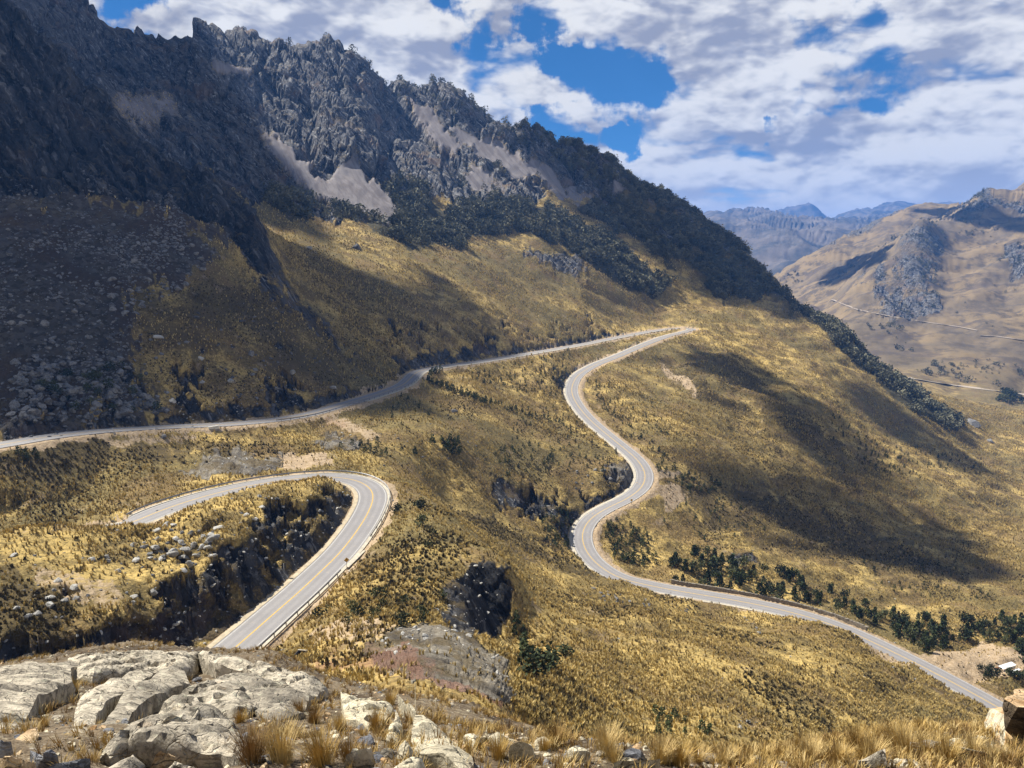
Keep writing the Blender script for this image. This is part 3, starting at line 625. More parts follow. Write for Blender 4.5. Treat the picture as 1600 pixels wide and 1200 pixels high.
def ground_material():
    m, g, b = new_mat('hillside ground', 0.95, 0.12)
    geo = g.n.new('ShaderNodeNewGeometry'); P = geo.outputs['Position']
    ca = g.attr('cover_a', 'Color'); aa = g.attr('cover_a', 'Alpha'); cb = g.attr('cover_b', 'Color'); ab = g.attr('cover_b', 'Alpha')
    A = g.sep(ca); B = g.sep(cb)
    rock, scree, forest, heath = A[0], A[1], A[2], aa
    dirt, red, talus, far = B[0], B[1], B[2], ab
    wide = g.noise(P, 0.012, 5, 0.6)
    mid = g.noise(P, 0.09, 5, 0.65)
    fine = g.noise(P, 0.9, 4, 0.7)
    speck = g.noise(P, 2.4, 2, 0.6)
    # grass: straw, gold, olive and rusty patches
    straw = g.mix(g.ss(mid, 0.40, 0.60), (0.205, 0.148, 0.056), (0.56, 0.40, 0.138))
    straw = g.mix(g.math('MULTIPLY', g.ss(wide, 0.44, 0.58), 0.85), straw, (0.15, 0.12, 0.05))
    straw = g.mix(g.math('MULTIPLY', g.ss(g.noise(P, 0.05, 4, 0.6), 0.48, 0.62), 0.75), straw, (0.175, 0.115, 0.052))
    grass = g.mix(g.math('MULTIPLY', g.ss(fine, 0.47, 0.61), 0.60), straw, (0.07, 0.056, 0.025))
    grass = g.mix(g.math('MULTIPLY', g.ss(speck, 0.55, 0.70), 0.5), grass, (0.60, 0.46, 0.19))
    # heath: dark low shrubs in the grass, broken up
    hm = g.math('ADD', heath, g.math('MULTIPLY_ADD', g.noise(P, 0.035, 6, 0.68), 1.9, -1.12))
    hm = g.ss(g.math('ADD', hm, g.math('MULTIPLY_ADD', fine, 0.9, -0.45)), 0.25, 0.75)
    heathc = g.mix(g.ss(fine, 0.35, 0.65), (0.045, 0.036, 0.018), (0.115, 0.085, 0.038))
    col = g.mix(g.math('MULTIPLY', hm, 0.85), grass, heathc)
    farc = g.mix(g.ss(g.noise(P, 0.006, 6, 0.65), 0.40, 0.62), (0.235, 0.172, 0.09), (0.15, 0.118, 0.075))
    farc = g.mix(g.ss(g.noise(P, 0.02, 6, 0.7), 0.46, 0.60), farc, (0.10, 0.08, 0.056))
    gm = g.n.new('ShaderNodeMapping'); g.put(gm.inputs[0], P); gm.inputs['Rotation'].default_value = (0, 0, 0.9); gm.inputs['Scale'].default_value = (0.25, 1.0, 0.6)
    farc = g.mix(g.math('MULTIPLY', g.ss(g.noise(gm.outputs[0], 0.022, 7, 0.7), 0.54, 0.62), 0.7), farc, (0.10, 0.078, 0.062))
    col = g.mix(far, col, farc)
    # bare earth
    dirtc = g.mix(g.ss(fine, 0.35, 0.65), (0.36, 0.26, 0.155), (0.47, 0.36, 0.235))
    dm = g.ss(g.math('ADD', dirt, g.math('MULTIPLY_ADD', fine, 0.7, -0.35)), 0.35, 0.62)
    col = g.mix(dm, col, dirtc)
    thin = g.math('MULTIPLY', g.ss(g.noise(P, 0.14, 5, 0.7), 0.60, 0.68), 0.55)
    col = g.mix(g.math('MULTIPLY', thin, g.math('SUBTRACT', 1.0, far)), col, (0.34, 0.255, 0.165))
    redm = g.ss(g.math('ADD', red, g.math('MULTIPLY_ADD', fine, 0.8, -0.4)), 0.35, 0.7)
    col = g.mix(g.math('MULTIPLY', redm, 0.6), col, (0.27, 0.14, 0.095))
    floor_ = g.mix(fine, (0.035, 0.034, 0.018), (0.10, 0.085, 0.045))
    col = g.mix(g.ss(g.math('ADD', forest, g.math('MULTIPLY_ADD', mid, 0.6, -0.3)), 0.3, 0.7), col, floor_)
    # loose stone
    screec = g.mix(g.noise(P, 0.05, 4, 0.6), (0.20, 0.178, 0.172), (0.31, 0.285, 0.275))
    screec = g.mix(g.ss(speck, 0.35, 0.7), screec, (0.26, 0.238, 0.228))
    dn = (0.35, -0.72, -0.60)
    chute = g.noise(g.vmath('SUBTRACT', P, g.vmath('SCALE', dn, scale=g.math('MULTIPLY', g.vmath('DOT_PRODUCT', P, dn), 0.92))), 0.13, 7, 0.7)
    screec = g.mix(g.ss(chute, 0.40, 0.62), g.mix(0.55, screec, (0.12, 0.10, 0.095)), screec)
    sm = g.ss(g.math('ADD', scree, g.math('MULTIPLY_ADD', chute, 0.9, -0.45)), 0.28, 0.72)
    col = g.mix(sm, col, screec)
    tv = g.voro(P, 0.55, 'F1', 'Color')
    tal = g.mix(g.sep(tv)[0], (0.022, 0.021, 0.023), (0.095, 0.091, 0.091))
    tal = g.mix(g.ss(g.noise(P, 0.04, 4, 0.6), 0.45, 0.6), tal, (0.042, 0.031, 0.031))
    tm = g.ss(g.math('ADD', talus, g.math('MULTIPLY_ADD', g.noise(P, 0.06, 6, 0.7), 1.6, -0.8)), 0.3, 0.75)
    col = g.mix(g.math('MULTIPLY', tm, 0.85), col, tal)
    # living rock, bedded and stained
    dipv = (0.62, -0.51, -0.60)
    flat_ = g.vmath('SUBTRACT', P, g.vmath('SCALE', dipv, scale=g.math('MULTIPLY', g.vmath('DOT_PRODUCT', P, dipv), 0.86)))
    bed = g.noise(flat_, 0.16, 9, 0.74, 0.4)
    streak = g.noise(flat_, 0.42, 5, 0.65)
    rockc = g.mix(g.ss(bed, 0.38, 0.62), (0.012, 0.013, 0.016), (0.135, 0.134, 0.136))
    rockc = g.mix(g.math('MULTIPLY', g.ss(streak, 0.57, 0.64), 0.7), rockc, (0.38, 0.378, 0.375))
    rockc = g.mix(g.math('MULTIPLY', g.ss(g.noise(P, 0.03, 5, 0.6), 0.55, 0.68), 0.6), rockc, (0.17, 0.115, 0.08))
    rockc = g.mix(g.math('MULTIPLY', g.ss(g.noise(P, 0.35, 5, 0.7), 0.56, 0.66), 0.6), rockc, (0.31, 0.30, 0.28))
    ledge = g.sep(geo.outputs['Normal'])[2]
    rm = g.ss(g.math('ADD', rock, g.math('MULTIPLY_ADD', g.noise(P, 0.22, 6, 0.75), 1.5, -0.78)), 0.30, 0.62)
    tuft = g.math('MULTIPLY', g.ss(ledge, 0.66, 0.86), g.ss(g.noise(P, 0.12, 5, 0.65), 0.47, 0.58))
    rockc = g.mix(g.math('MULTIPLY', g.attr('rock_shade'), 0.7), rockc, g.mix(g.ss(bed, 0.40, 0.66), (0.006, 0.007, 0.009), g.mix(g.ss(streak, 0.52, 0.64), (0.035, 0.036, 0.041), (0.14, 0.14, 0.145))))  # shade painted into the rock colour of the unlit cliffs and cuts
    rockc = g.mix(g.math('MULTIPLY', g.attr('pale_stone'), 0.8), rockc, g.mix(g.ss(bed, 0.38, 0.60), (0.16, 0.14, 0.115), g.mix(g.ss(fine, 0.4, 0.6), (0.35, 0.30, 0.225), (0.52, 0.465, 0.36))))
    rockc = g.mix(g.math('MULTIPLY', tuft, g.ss(g.vmath('LENGTH', P), 250.0, 500.0, 0.7, 0.3)), rockc, (0.17, 0.125, 0.055))
    rockc = g.mix(g.math('MULTIPLY', redm, 0.7), rockc, (0.34, 0.185, 0.13))
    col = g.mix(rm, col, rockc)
    g.put(b.inputs['Base Color'], col)
    # relief too small for the mesh
    hgt = g.math('ADD', g.math('MULTIPLY', fine, 0.6), g.math('MULTIPLY', g.noise(P, 0.35, 6, 0.75), 1.5))
    hgt = g.math('ADD', hgt, g.math('MULTIPLY', g.math('MULTIPLY', rm, bed), 7.0))
    away = g.ss(g.vmath('LENGTH', P), 250.0, 700.0, 0.85, 0.45)
    bp = g.bump(hgt, 0.85, 1.0); g.l.new(away, bp.node.inputs['Strength'])
    g.put(b.inputs['Normal'], bp)
    return m

def ledge_material():
    m, g, b = new_mat('ledge soil', 0.95, 0.1)
    P = g.n.new('ShaderNodeNewGeometry').outputs['Position']
    n1 = g.noise(P, 1.3, 6, 0.7); n2 = g.noise(P, 9.0, 5, 0.7); n3 = g.noise(P, 45.0, 3, 0.7)
    c = g.mix(g.ss(n1, 0.38, 0.62), (0.062, 0.046, 0.032), (0.19, 0.148, 0.098))
    c = g.mix(g.ss(n2, 0.52, 0.66), c, (0.27, 0.225, 0.15))
    c = g.mix(g.math('MULTIPLY', g.ss(n3, 0.5, 0.62), 0.7), c, (0.055, 0.038, 0.022))
    c = g.mix(g.ss(g.noise(P, 22.0, 4, 0.7), 0.60, 0.68), c, (0.42, 0.385, 0.32))
    g.put(b.inputs['Base Color'], c)
    g.put(b.inputs['Normal'], g.bump(g.math('ADD', g.math('MULTIPLY', n2, 0.6), g.math('MULTIPLY', n3, 0.25)), 0.9, 0.06))
    return m
MAT_GROUND = ground_material()
MAT_LEDGE = ledge_material()

COVER_A = np.stack([A_ROCK, A_SCREE, A_FOREST, A_HEATH], -1).astype(np.float32)
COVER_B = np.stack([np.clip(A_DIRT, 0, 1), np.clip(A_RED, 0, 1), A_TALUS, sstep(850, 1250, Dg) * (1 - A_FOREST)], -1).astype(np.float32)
ROCK_SHADE = union(poly_field([(-300, -300), (60, 25), (140, 100), (215, 188), (285, 238), (350, 270), (405, 335), (445, 425), (400, 432), (340, 352), (250, 320), (130, 302), (-300, 338)], 8, 8, 285, 475), 0.35 * poly_field([(0, -200), (170, -20), (330, 130), (420, 250), (440, 330), (300, 330), (0, 60)], 30, 30, 441, 1000),
                   0.8 * poly_field([(735, 880), (790, 885), (806, 940), (785, 992), (720, 1005), (685, 960), (700, 910)], 8, 12, 90, 165), 0.25 * A_CUT).astype(np.float32)  # cliff faces lying in shade, where the rock colour is darkened to deepen it
PALE_STONE = union(poly_field([(560, 1005), (640, 985), (700, 980), (790, 1020), (815, 1095), (740, 1090), (640, 1065), (570, 1045)], 10, 12, 40, 112), poly_field([(265, 735), (345, 700), (445, 710), (445, 740), (380, 748), (300, 745)], 8, 12, 170, 228), 0.8 * poly_field([(480, 675), (550, 675), (565, 705), (505, 708)], 8, 10, 195, 285), 0.6 * poly_field([(950, 722), (992, 718), (995, 755), (952, 755)], 6, 8, 285, 345)).astype(np.float32)
def grid_object(name, row_of, mat):
    """faces whose first row lies in [row0(col), row1(col))"""
    fi, fj = np.nonzero(row_of)
    q = np.stack([fi * NV + fj, (fi + 1) * NV + fj, (fi + 1) * NV + fj + 1, fi * NV + fj + 1], -1)
    used = np.unique(q); remap = np.full(NC * NV, -1, np.int64); remap[used] = np.arange(len(used))
    q = remap[q]
    me = bpy.data.meshes.new(name)
    me.vertices.add(len(used)); me.vertices.foreach_set('co', POS.reshape(-1, 3)[used].astype(np.float32).ravel())
    me.loops.add(q.size); me.loops.foreach_set('vertex_index', q.astype(np.int32).ravel())
    me.polygons.add(len(q)); me.polygons.foreach_set('loop_start', np.arange(0, q.size, 4, dtype=np.int32))
    craggy = (A_ROCK[fi, fj] > 0.35) & (Dg[fi, fj] > 280)                # broken rock keeps its facets
    me.polygons.foreach_set('use_smooth', ~craggy)
    me.update(calc_edges=True)
    for nm, arr in (('cover_a', COVER_A), ('cover_b', COVER_B)):
        at = me.color_attributes.new(nm, 'FLOAT_COLOR', 'POINT'); at.data.foreach_set('color', arr.reshape(-1, 4)[used].ravel())
    for nm, arr in (('rock_shade', ROCK_SHADE), ('pale_stone', PALE_STONE)):
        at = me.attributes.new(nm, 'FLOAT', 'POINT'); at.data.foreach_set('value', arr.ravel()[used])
    me.materials.append(mat)
    o = bpy.data.objects.new(name, me); COL.objects.link(o)
    return tag(o, kind='structure')
Dq = Dg[:-1, :-1]
_mount = (A_ROCK + A_SCREE + A_FOREST)[:-1, :-1]
grid_object('ground', Dq < 30, MAT_LEDGE)
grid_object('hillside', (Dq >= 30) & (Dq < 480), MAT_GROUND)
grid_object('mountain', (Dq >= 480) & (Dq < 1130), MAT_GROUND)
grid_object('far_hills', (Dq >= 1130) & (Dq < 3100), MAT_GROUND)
M_FARM, _g, _b = new_mat('distant mountain', 0.95, 0.1)
_P = _g.n.new('ShaderNodeNewGeometry').outputs['Position']
_g.put(_b.inputs['Base Color'], _g.mix(_g.ss(_g.noise(_P, 0.0035, 8, 0.68), 0.40, 0.62), (0.055, 0.055, 0.05), (0.17, 0.145, 0.12)))
grid_object('distant_mountains', Dq >= 3100, M_FARM)
lap('terrain meshes')
# ------------------------------------------------------------------ roads
def ribbon(name, P, a, b, lift, mat, parent=None, cols=2, thick=0.0):
    """a strip along a path between side offsets a and b (positive = left), lifted above the road level"""
    T = np.gradient(P, axis=0); T[:, 2] = 0; T /= np.linalg.norm(T, axis=1)[:, None]
    N = np.stack([-T[:, 1], T[:, 0], 0 * T[:, 0]], 1)
    offs = np.linspace(a, b, cols); n = len(P)
    V_ = np.concatenate([P + N * o + np.array([0, 0, lift]) for o in offs]); F_ = []
    for c in range(cols - 1):
        F_ += [(c * n + i, (c + 1) * n + i, (c + 1) * n + i + 1, c * n + i + 1) for i in range(n - 1)]
    if a < b: F_ = [f[::-1] for f in F_]
    me = bpy.data.meshes.new(name)
    if thick:
        nb = len(V_); V_ = np.concatenate([V_, V_ - np.array([0, 0, thick])])
        for edge, flip in ((0, False), (cols - 1, True)):
            for i in range(n - 1):
                f = (edge * n + i, edge * n + i + 1, nb + edge * n + i + 1, nb + edge * n + i)
                F_.append(f[::-1] if flip == (a < b) else f)
    me.from_pydata(V_.tolist(), [], F_); me.materials.append(mat)
    if name == 'road':
        at = me.attributes.new('across', 'FLOAT', 'POINT'); ac = np.repeat(np.linspace(-1, 1, cols), n); at.data.foreach_set('value', np.concatenate([ac, ac]).astype(np.float32))
    o = bpy.data.objects.new(name, me); COL.objects.link(o); o.parent = parent
    return o
def asphalt():
    m, g, b = new_mat('weathered asphalt', 0.85, 0.25)
    P = g.n.new('ShaderNodeNewGeometry').outputs['Position']
    c = g.mix(g.noise(P, 0.22, 5, 0.65), (0.215, 0.205, 0.20), (0.305, 0.292, 0.285))
    c = g.mix(g.math('MULTIPLY', g.ss(g.noise(P, 3.0, 4, 0.7), 0.45, 0.65), 0.3), c, (0.18, 0.172, 0.17))
    c = g.mix(g.math('MULTIPLY', g.ss(g.noise(P, 0.6, 5, 0.7), 0.60, 0.68), 0.35), c, (0.38, 0.33, 0.26))
    lane = g.math('ABSOLUTE', g.math('SUBTRACT', g.math('ABSOLUTE', g.attr('across')), 0.47))          # worn wheel paths either side of each lane's middle
    wheel = g.ss(g.math('ABSOLUTE', g.math('SUBTRACT', lane, 0.22)), 0.04, 0.16, 1.0, 0.0)
    c = g.mix(g.math('MULTIPLY', wheel, g.math('MULTIPLY_ADD', g.noise(P, 0.3, 4, 0.6), 0.7, 0.05)), c, (0.185, 0.178, 0.178))
    g.put(b.inputs['Base Color'], c); g.put(b.inputs['Normal'], g.bump(g.noise(P, 12, 3, 0.7), 0.3, 0.03))
    return m
def plain(name, col, rough=0.8, var=0.15, scale=3.0, spec=0.2, metallic=0.0):
    m, g, b = new_mat(name, rough, spec)
    P = g.n.new('ShaderNodeNewGeometry').outputs['Position']
    c2 = tuple(v * (1 - var * 2) for v in col)
    g.put(b.inputs['Base Color'], g.mix(g.ss(g.noise(P, scale, 5, 0.65), 0.3, 0.7), c2, col)); b.inputs['Metallic'].default_value = metallic
    return m
M_ASPH = asphalt()
M_WHITE = plain('worn white line paint', (0.55, 0.54, 0.50), 0.7, 0.12, 1.5)
M_YELLOW = plain('worn yellow line paint', (0.62, 0.40, 0.09), 0.7, 0.12, 1.5)
M_CONC = plain('pale concrete', (0.52, 0.47, 0.37), 0.9, 0.14, 1.2)
M_GUTTER = plain('dusty concrete gutter', (0.50, 0.42, 0.29), 0.9, 0.16, 0.8)
M_STEEL = plain('galvanised steel', (0.50, 0.51, 0.52), 0.45, 0.1, 2.0, 0.5, 0.3)
M_DARK = plain('dark weathered steel', (0.05, 0.05, 0.055), 0.6, 0.2, 2.0)
M_SIGN = plain('sign yellow', (0.62, 0.36, 0.03), 0.5, 0.1, 4.0, 0.4)
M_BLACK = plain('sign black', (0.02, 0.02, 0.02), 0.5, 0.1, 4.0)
M_WALLST = plain('dry stone', (0.30, 0.26, 0.20), 0.95, 0.3, 2.5)
M_GRAVEL = plain('pale gravel track', (0.44, 0.37, 0.29), 0.95, 0.15, 0.3)
M_SHEET = plain('white sheet metal', (0.78, 0.79, 0.80), 0.4, 0.06, 1.5, 0.5)
M_RUST = plain('rusty drum', (0.22, 0.09, 0.045), 0.8, 0.2, 3.0)

road_near = tag(ribbon('road', PATH_NEAR, 3.5, -3.5, 0.0, M_ASPH, cols=13, thick=0.3), kind='structure')
road_main = tag(ribbon('road', PATH_MAIN, 3.5, -3.5, 0.0, M_ASPH, cols=13, thick=0.3), kind='structure')
for road, P in ((road_near, PATH_NEAR), (road_main, PATH_MAIN)):
    ribbon('centre_line', P, 0.12, -0.12, 0.012, M_YELLOW, road)
    ribbon('edge_line', P, 3.20, 3.07, 0.012, M_WHITE, road)
    ribbon('edge_line', P, -3.07, -3.20, 0.012, M_WHITE, road)
# the path of the near road runs towards the camera: its inner (knoll) side is on the path's right
g_in = tag(ribbon('gutter', PATH_NEAR, -3.55, -4.55, 0.03, M_GUTTER, cols=3, thick=0.25), kind='structure')
g_out = tag(ribbon('kerb_apron', PATH_NEAR, 4.3, 3.55, 0.02, M_CONC, cols=2, thick=0.25), kind='structure')
g_up = tag(ribbon('gutter', PATH_MAIN[150:], -3.55, -4.7, 0.02, M_CONC, cols=2, thick=0.2), kind='structure')

def drape(name, rows, width, mat, step, lift=0.25):
    pts = []
    for a, b_ in zip(rows[:-1], rows[1:]):
        for f in np.linspace(0, 1, step, endpoint=False):
            p = hit(a[0] + (b_[0] - a[0]) * f, a[1] + (b_[1] - a[1]) * f, rows[0][2])
            if p is not None: pts.append(p)
    P = np.array([list(p) for p in pts])
    P = smooth_path(P, 2, 2) if len(P) > 8 else P
    return tag(ribbon(name, P, width / 2, -width / 2, lift, mat, cols=2, thick=0.3), kind='structure')
drape('valley_road', [(1420, 590, 950), (1460, 597, 950), (1500, 603, 950), (1560, 611, 950), (1640, 622, 950)], 13, M_GRAVEL, 14)
drape('valley_track', [(1300, 468, 1150), (1340, 484, 1150), (1400, 496, 1150), (1450, 504, 1150), (1500, 511, 1150), (1530, 517, 1150)], 6, M_GRAVEL, 16, 0.6)
drape('valley_road', [(1530, 524, 1100), (1560, 526, 1100), (1600, 532, 1100), (1650, 540, 1100)], 6, M_GRAVEL, 16, 0.6)
# ------------------------------------------------------------------ rocks
import bmesh
from mathutils import noise as mnoise
from mathutils.geometry import delaunay_2d_cdt
def rock_material(name, dark, light, lichen=0.35, stain=0.25, scale=1.0, obj=True):
    m, g, b = new_mat(name, 0.92, 0.15)
    geo = g.n.new('ShaderNodeNewGeometry'); P = geo.outputs['Position']
    info = g.n.new('ShaderNodeObjectInfo').outputs['Random']
    n1 = g.noise(P, 1.6 * scale, 6, 0.7); n2 = g.noise(P, 9.0 * scale, 5, 0.7); n3 = g.noise(P, 34.0 * scale, 4, 0.7)
    c = g.mix(g.ss(g.math('ADD', n1, g.math('MULTIPLY_ADD', info, 0.24, -0.12)), 0.32, 0.66), dark, light)
    c = g.mix(g.math('MULTIPLY', g.ss(n2, 0.50, 0.64), 0.55), c, tuple(v * 0.45 for v in dark))
    c = g.mix(g.math('MULTIPLY', g.ss(g.noise(P, 4.2 * scale, 6, 0.75), 0.56, 0.64), lichen), c, (0.50, 0.49, 0.36))
    c = g.mix(g.math('MULTIPLY', g.ss(g.noise(P, 2.9 * scale, 5, 0.65, 0.6), 0.60, 0.68), stain), c, (0.42, 0.24, 0.10))
    c = g.mix(g.math('MULTIPLY', g.ss(n3, 0.58, 0.68), 0.6), c, (0.055, 0.052, 0.045))
    if scale > 2:                                                      # thin beds and open joints of the ledge rock
        mp = g.n.new('ShaderNodeMapping'); g.put(mp.inputs[0], P); mp.inputs['Rotation'].default_value = (0.2, -0.35, -0.55); mp.inputs['Scale'].default_value = (0.22, 1.0, 1.6)
        lam = g.noise(mp.outputs[0], 11.0, 5, 0.7)
        c = g.mix(g.math('MULTIPLY', g.ss(lam, 0.56, 0.62), 0.55), c, tuple(v * 0.4 for v in dark))
        jn = g.voro(g.vmath('ADD', mp.outputs[0], g.vmath('SCALE', g.noise(P, 4.0, 4, 0.65, color=True), scale=0.16)), 3.2, 'DISTANCE_TO_EDGE')
        c = g.mix(g.ss(jn, 0.0, 0.022, 0.8, 0.0), c, (0.03, 0.027, 0.022))
    c = g.mix(g.math('MULTIPLY', g.ss(g.noise(P, 5.5 * scale, 7, 0.75), 0.54, 0.60), 0.55), c, tuple(v * 0.38 for v in dark))
    g.put(b.inputs['Base Color'], c)
    h = g.math('ADD', g.math('MULTIPLY', n2, 0.7), g.math('MULTIPLY', n3, 0.3))
    cr = g.voro(g.vmath('ADD', P, g.vmath('SCALE', g.noise(P, 3.0 * scale, 3, 0.6, color=True), scale=0.35 / scale)), 1.7 * scale, 'DISTANCE_TO_EDGE')
    h = g.math('SUBTRACT', h, g.ss(cr, 0.0, 0.035, 0.5, 0.0))
    g.put(b.inputs['Normal'], g.bump(h, 0.8, 0.09 / scale))
    return m
M_SLAB = rock_material('lichened grey rock', (0.22, 0.195, 0.155), (0.57, 0.505, 0.39), 0.6, 0.16, 3.0)
M_CREAM = rock_material('cream weathered rock', (0.44, 0.39, 0.28), (0.68, 0.61, 0.44), 0.25, 0.25, 3.0)
M_BLUE = rock_material('blue grey shale', (0.13, 0.135, 0.15), (0.27, 0.275, 0.29), 0.1, 0.12, 4.0)
M_OCHRE = rock_material('ochre stained rock', (0.40, 0.24, 0.11), (0.62, 0.47, 0.29), 0.15, 0.8, 3.0)
M_BROWN = rock_material('dark brown broken rock', (0.06, 0.045, 0.03), (0.15, 0.11, 0.07), 0.12, 0.2, 3.0)
M_BOULDER = rock_material('grey boulder', (0.075, 0.075, 0.078), (0.26, 0.256, 0.25), 0.25, 0.1, 0.5)
M_PALEB = rock_material('pale boulder', (0.30, 0.29, 0.265), (0.54, 0.525, 0.48), 0.3, 0.12, 0.7)

def rock_mesh(name, seed, mat, sub=3, flat=0.7, planes=11, rough=0.07):
    r = np.random.default_rng(seed)
    bm = bmesh.new(); bmesh.ops.create_icosphere(bm, subdivisions=sub, radius=1.0)
    nrm = r.normal(size=(planes, 3)); nrm /= np.linalg.norm(nrm, axis=1)[:, None]; dd = r.uniform(0.52, 0.95, planes)
    ax = np.array([r.uniform(0.8, 1.25), r.uniform(0.65, 1.0), flat * r.uniform(0.75, 1.15)])
    for v in bm.verts:
        d = np.array(v.co); q = nrm @ d; k = np.where(q > 0.05, dd / np.maximum(q, 0.05), 9).min()
        k = min(k, 1.05) * (1 + rough * mnoise.noise(Vector(d * 2.6) + Vector((seed, 0, 0))) + 0.5 * rough * mnoise.noise(Vector(d * 6.5) + Vector((0, seed, 0))))
        v.co = Vector(d * k * ax)
    me = bpy.data.meshes.new(name); bm.to_mesh(me); bm.free(); me.materials.append(mat)
    return me
BOULDERS = [rock_mesh('boulder', 40 + k, M_BOULDER, 3, 0.55 + 0.05 * (k % 5)) for k in range(9)]
PALES = [rock_mesh('boulder', 70 + k, M_PALEB, 3, 0.5 + 0.06 * (k % 5)) for k in range(7)]
LOWPOLY = [rock_mesh('rubble', 90 + k, M_BOULDER, 2, 0.6) for k in range(7)]
LOWPALE = [rock_mesh('rubble', 110 + k, M_PALEB, 2, 0.55) for k in range(5)]

def place_rock(me, p, size, label, group=None, name='boulder', cat='boulder', rot=None, sink=0.25, squash=1.0, tilt=0.35):
    o = bpy.data.objects.new(name, me); COL.objects.link(o)
    o.location = (p[0], p[1], p[2] + size * (0.5 - sink) * 0.7)
    o.rotation_euler = (rs.uniform(-tilt, tilt), rs.uniform(-tilt, tilt), rs.uniform(0, 6.28) if rot is None else rot)
    o.scale = (size, size, size * squash)
    return tag(o, label, cat, group)

rocks = []                                                           # (point, size, meshes, label, group)
G_TALUS = ('grey angular boulder among the blocks of the shaded talus slope', 'boulders of the talus slope')
G_KNOLL = ('pale grey rock lying in the grass of the knoll inside the near bend', 'rocks on the knoll inside the near bend')
G_SLOPE = ('light stone lying loose on the brown slope above the upper road', 'stones on the slope above the upper road')
G_MID = ('small pale rock in the golden grass between the roads', 'rocks in the grass between the roads')
def scatter_poly(poly, n, smin, smax, meshes, lg, Dmin, Dmax, power=2.2):
    P = np.array(poly, float); k = 0; tries = 0
    while k < n and tries < n * 8:
        tries += 1
        u, v = rs.uniform(P[:, 0].min(), P[:, 0].max()), rs.uniform(P[:, 1].min(), P[:, 1].max())
        ins = False
        for i in range(len(P)):
            (x1, y1), (x2, y2) = P[i], P[(i + 1) % len(P)]
            if (y1 > v) != (y2 > v) and u < (x2 - x1) * (v - y1) / (y2 - y1) + x1: ins = not ins
        if not ins: continue
        p = hit(u, v, Dmin)
        if p is None or p.y > Dmax: continue
        if lg is G_TALUS and rs.random() > 0.35 + 1.3 * sstep(-0.3, 0.45, float(fbm2(np.array(p.x / 16), np.array(p.y / 16), 3))): continue
        s = smin + (smax - smin) * rs.random() ** power
        rocks.append((p, s, meshes, lg)); k += 1
TAL = [(150, 395), (275, 352), (335, 395), (300, 445), (225, 480), (190, 530), (200, 580), (262, 645), (110, 668), (15, 655), (25, 560), (105, 500)]
scatter_poly(TAL, 700, 0.35, 1.7, BOULDERS, G_TALUS, 185, 350, 3.0)
scatter_poly([(20, 560), (120, 530), (195, 560), (215, 600), (262, 645), (180, 655), (110, 668), (15, 660)], 330, 0.5, 1.9, BOULDERS, G_TALUS, 185, 300, 2.2)
scatter_poly([(0, 330), (330, 345), (320, 420), (150, 520), (0, 520)], 200, 0.3, 1.6, BOULDERS, G_TALUS, 185, 350, 3.0)
scatter_poly([(225, 480), (420, 470), (560, 590), (500, 640), (260, 640), (210, 560)], 110, 0.3, 1.5, PALES, G_SLOPE, 185, 360, 2.6)
scatter_poly([(360, 560), (450, 560), (460, 640), (340, 640)], 30, 0.4, 1.3, PALES, G_SLOPE, 185, 360, 2.0)
scatter_poly([(200, 850), (270, 815), (350, 835), (360, 875), (300, 885), (240, 880)], 70, 0.25, 1.1, PALES, G_KNOLL, 95, 175, 2.0)
scatter_poly([(330, 790), (420, 758), (450, 780), (400, 830), (340, 830)], 40, 0.2, 0.8, PALES, G_KNOLL, 95, 175, 2.0)
scatter_poly([(0, 860), (140, 865), (300, 870), (340, 900), (200, 980), (0, 960)], 60, 0.2, 0.9, PALES, G_KNOLL, 88, 175, 2.4)
scatter_poly([(150, 805), (330, 790), (400, 850), (250, 900), (150, 890)], 40, 0.2, 0.7, PALES, G_KNOLL, 88, 175, 2.0)
scatter_poly([(925, 920), (980, 930), (990, 945), (940, 940)], 26, 0.25, 0.9, PALES, G_MID, 120, 240, 2.0)
scatter_poly([(1000, 935), (1100, 950), (1100, 965), (1010, 955)], 18, 0.2, 0.7, PALES, G_MID, 120, 240, 2.0)
scatter_poly([(1160, 960), (1185, 975), (1192, 998), (1178, 992)], 12, 0.25, 0.9, PALES, G_MID, 120, 240, 2.0)
scatter_poly([(500, 690), (720, 640), (800, 720), (640, 740), (500, 720)], 36, 0.2, 0.9, PALES, G_MID, 190, 360, 2.4)
scatter_poly([(870, 720), (985, 720), (990, 760), (900, 770)], 26, 0.3, 1.2, PALES, G_MID, 240, 340, 2.0)
scatter_poly([(1160, 1120), (1190, 1130), (1150, 1140)], 10, 0.2, 0.6, PALES, G_MID, 80, 130, 2.0)
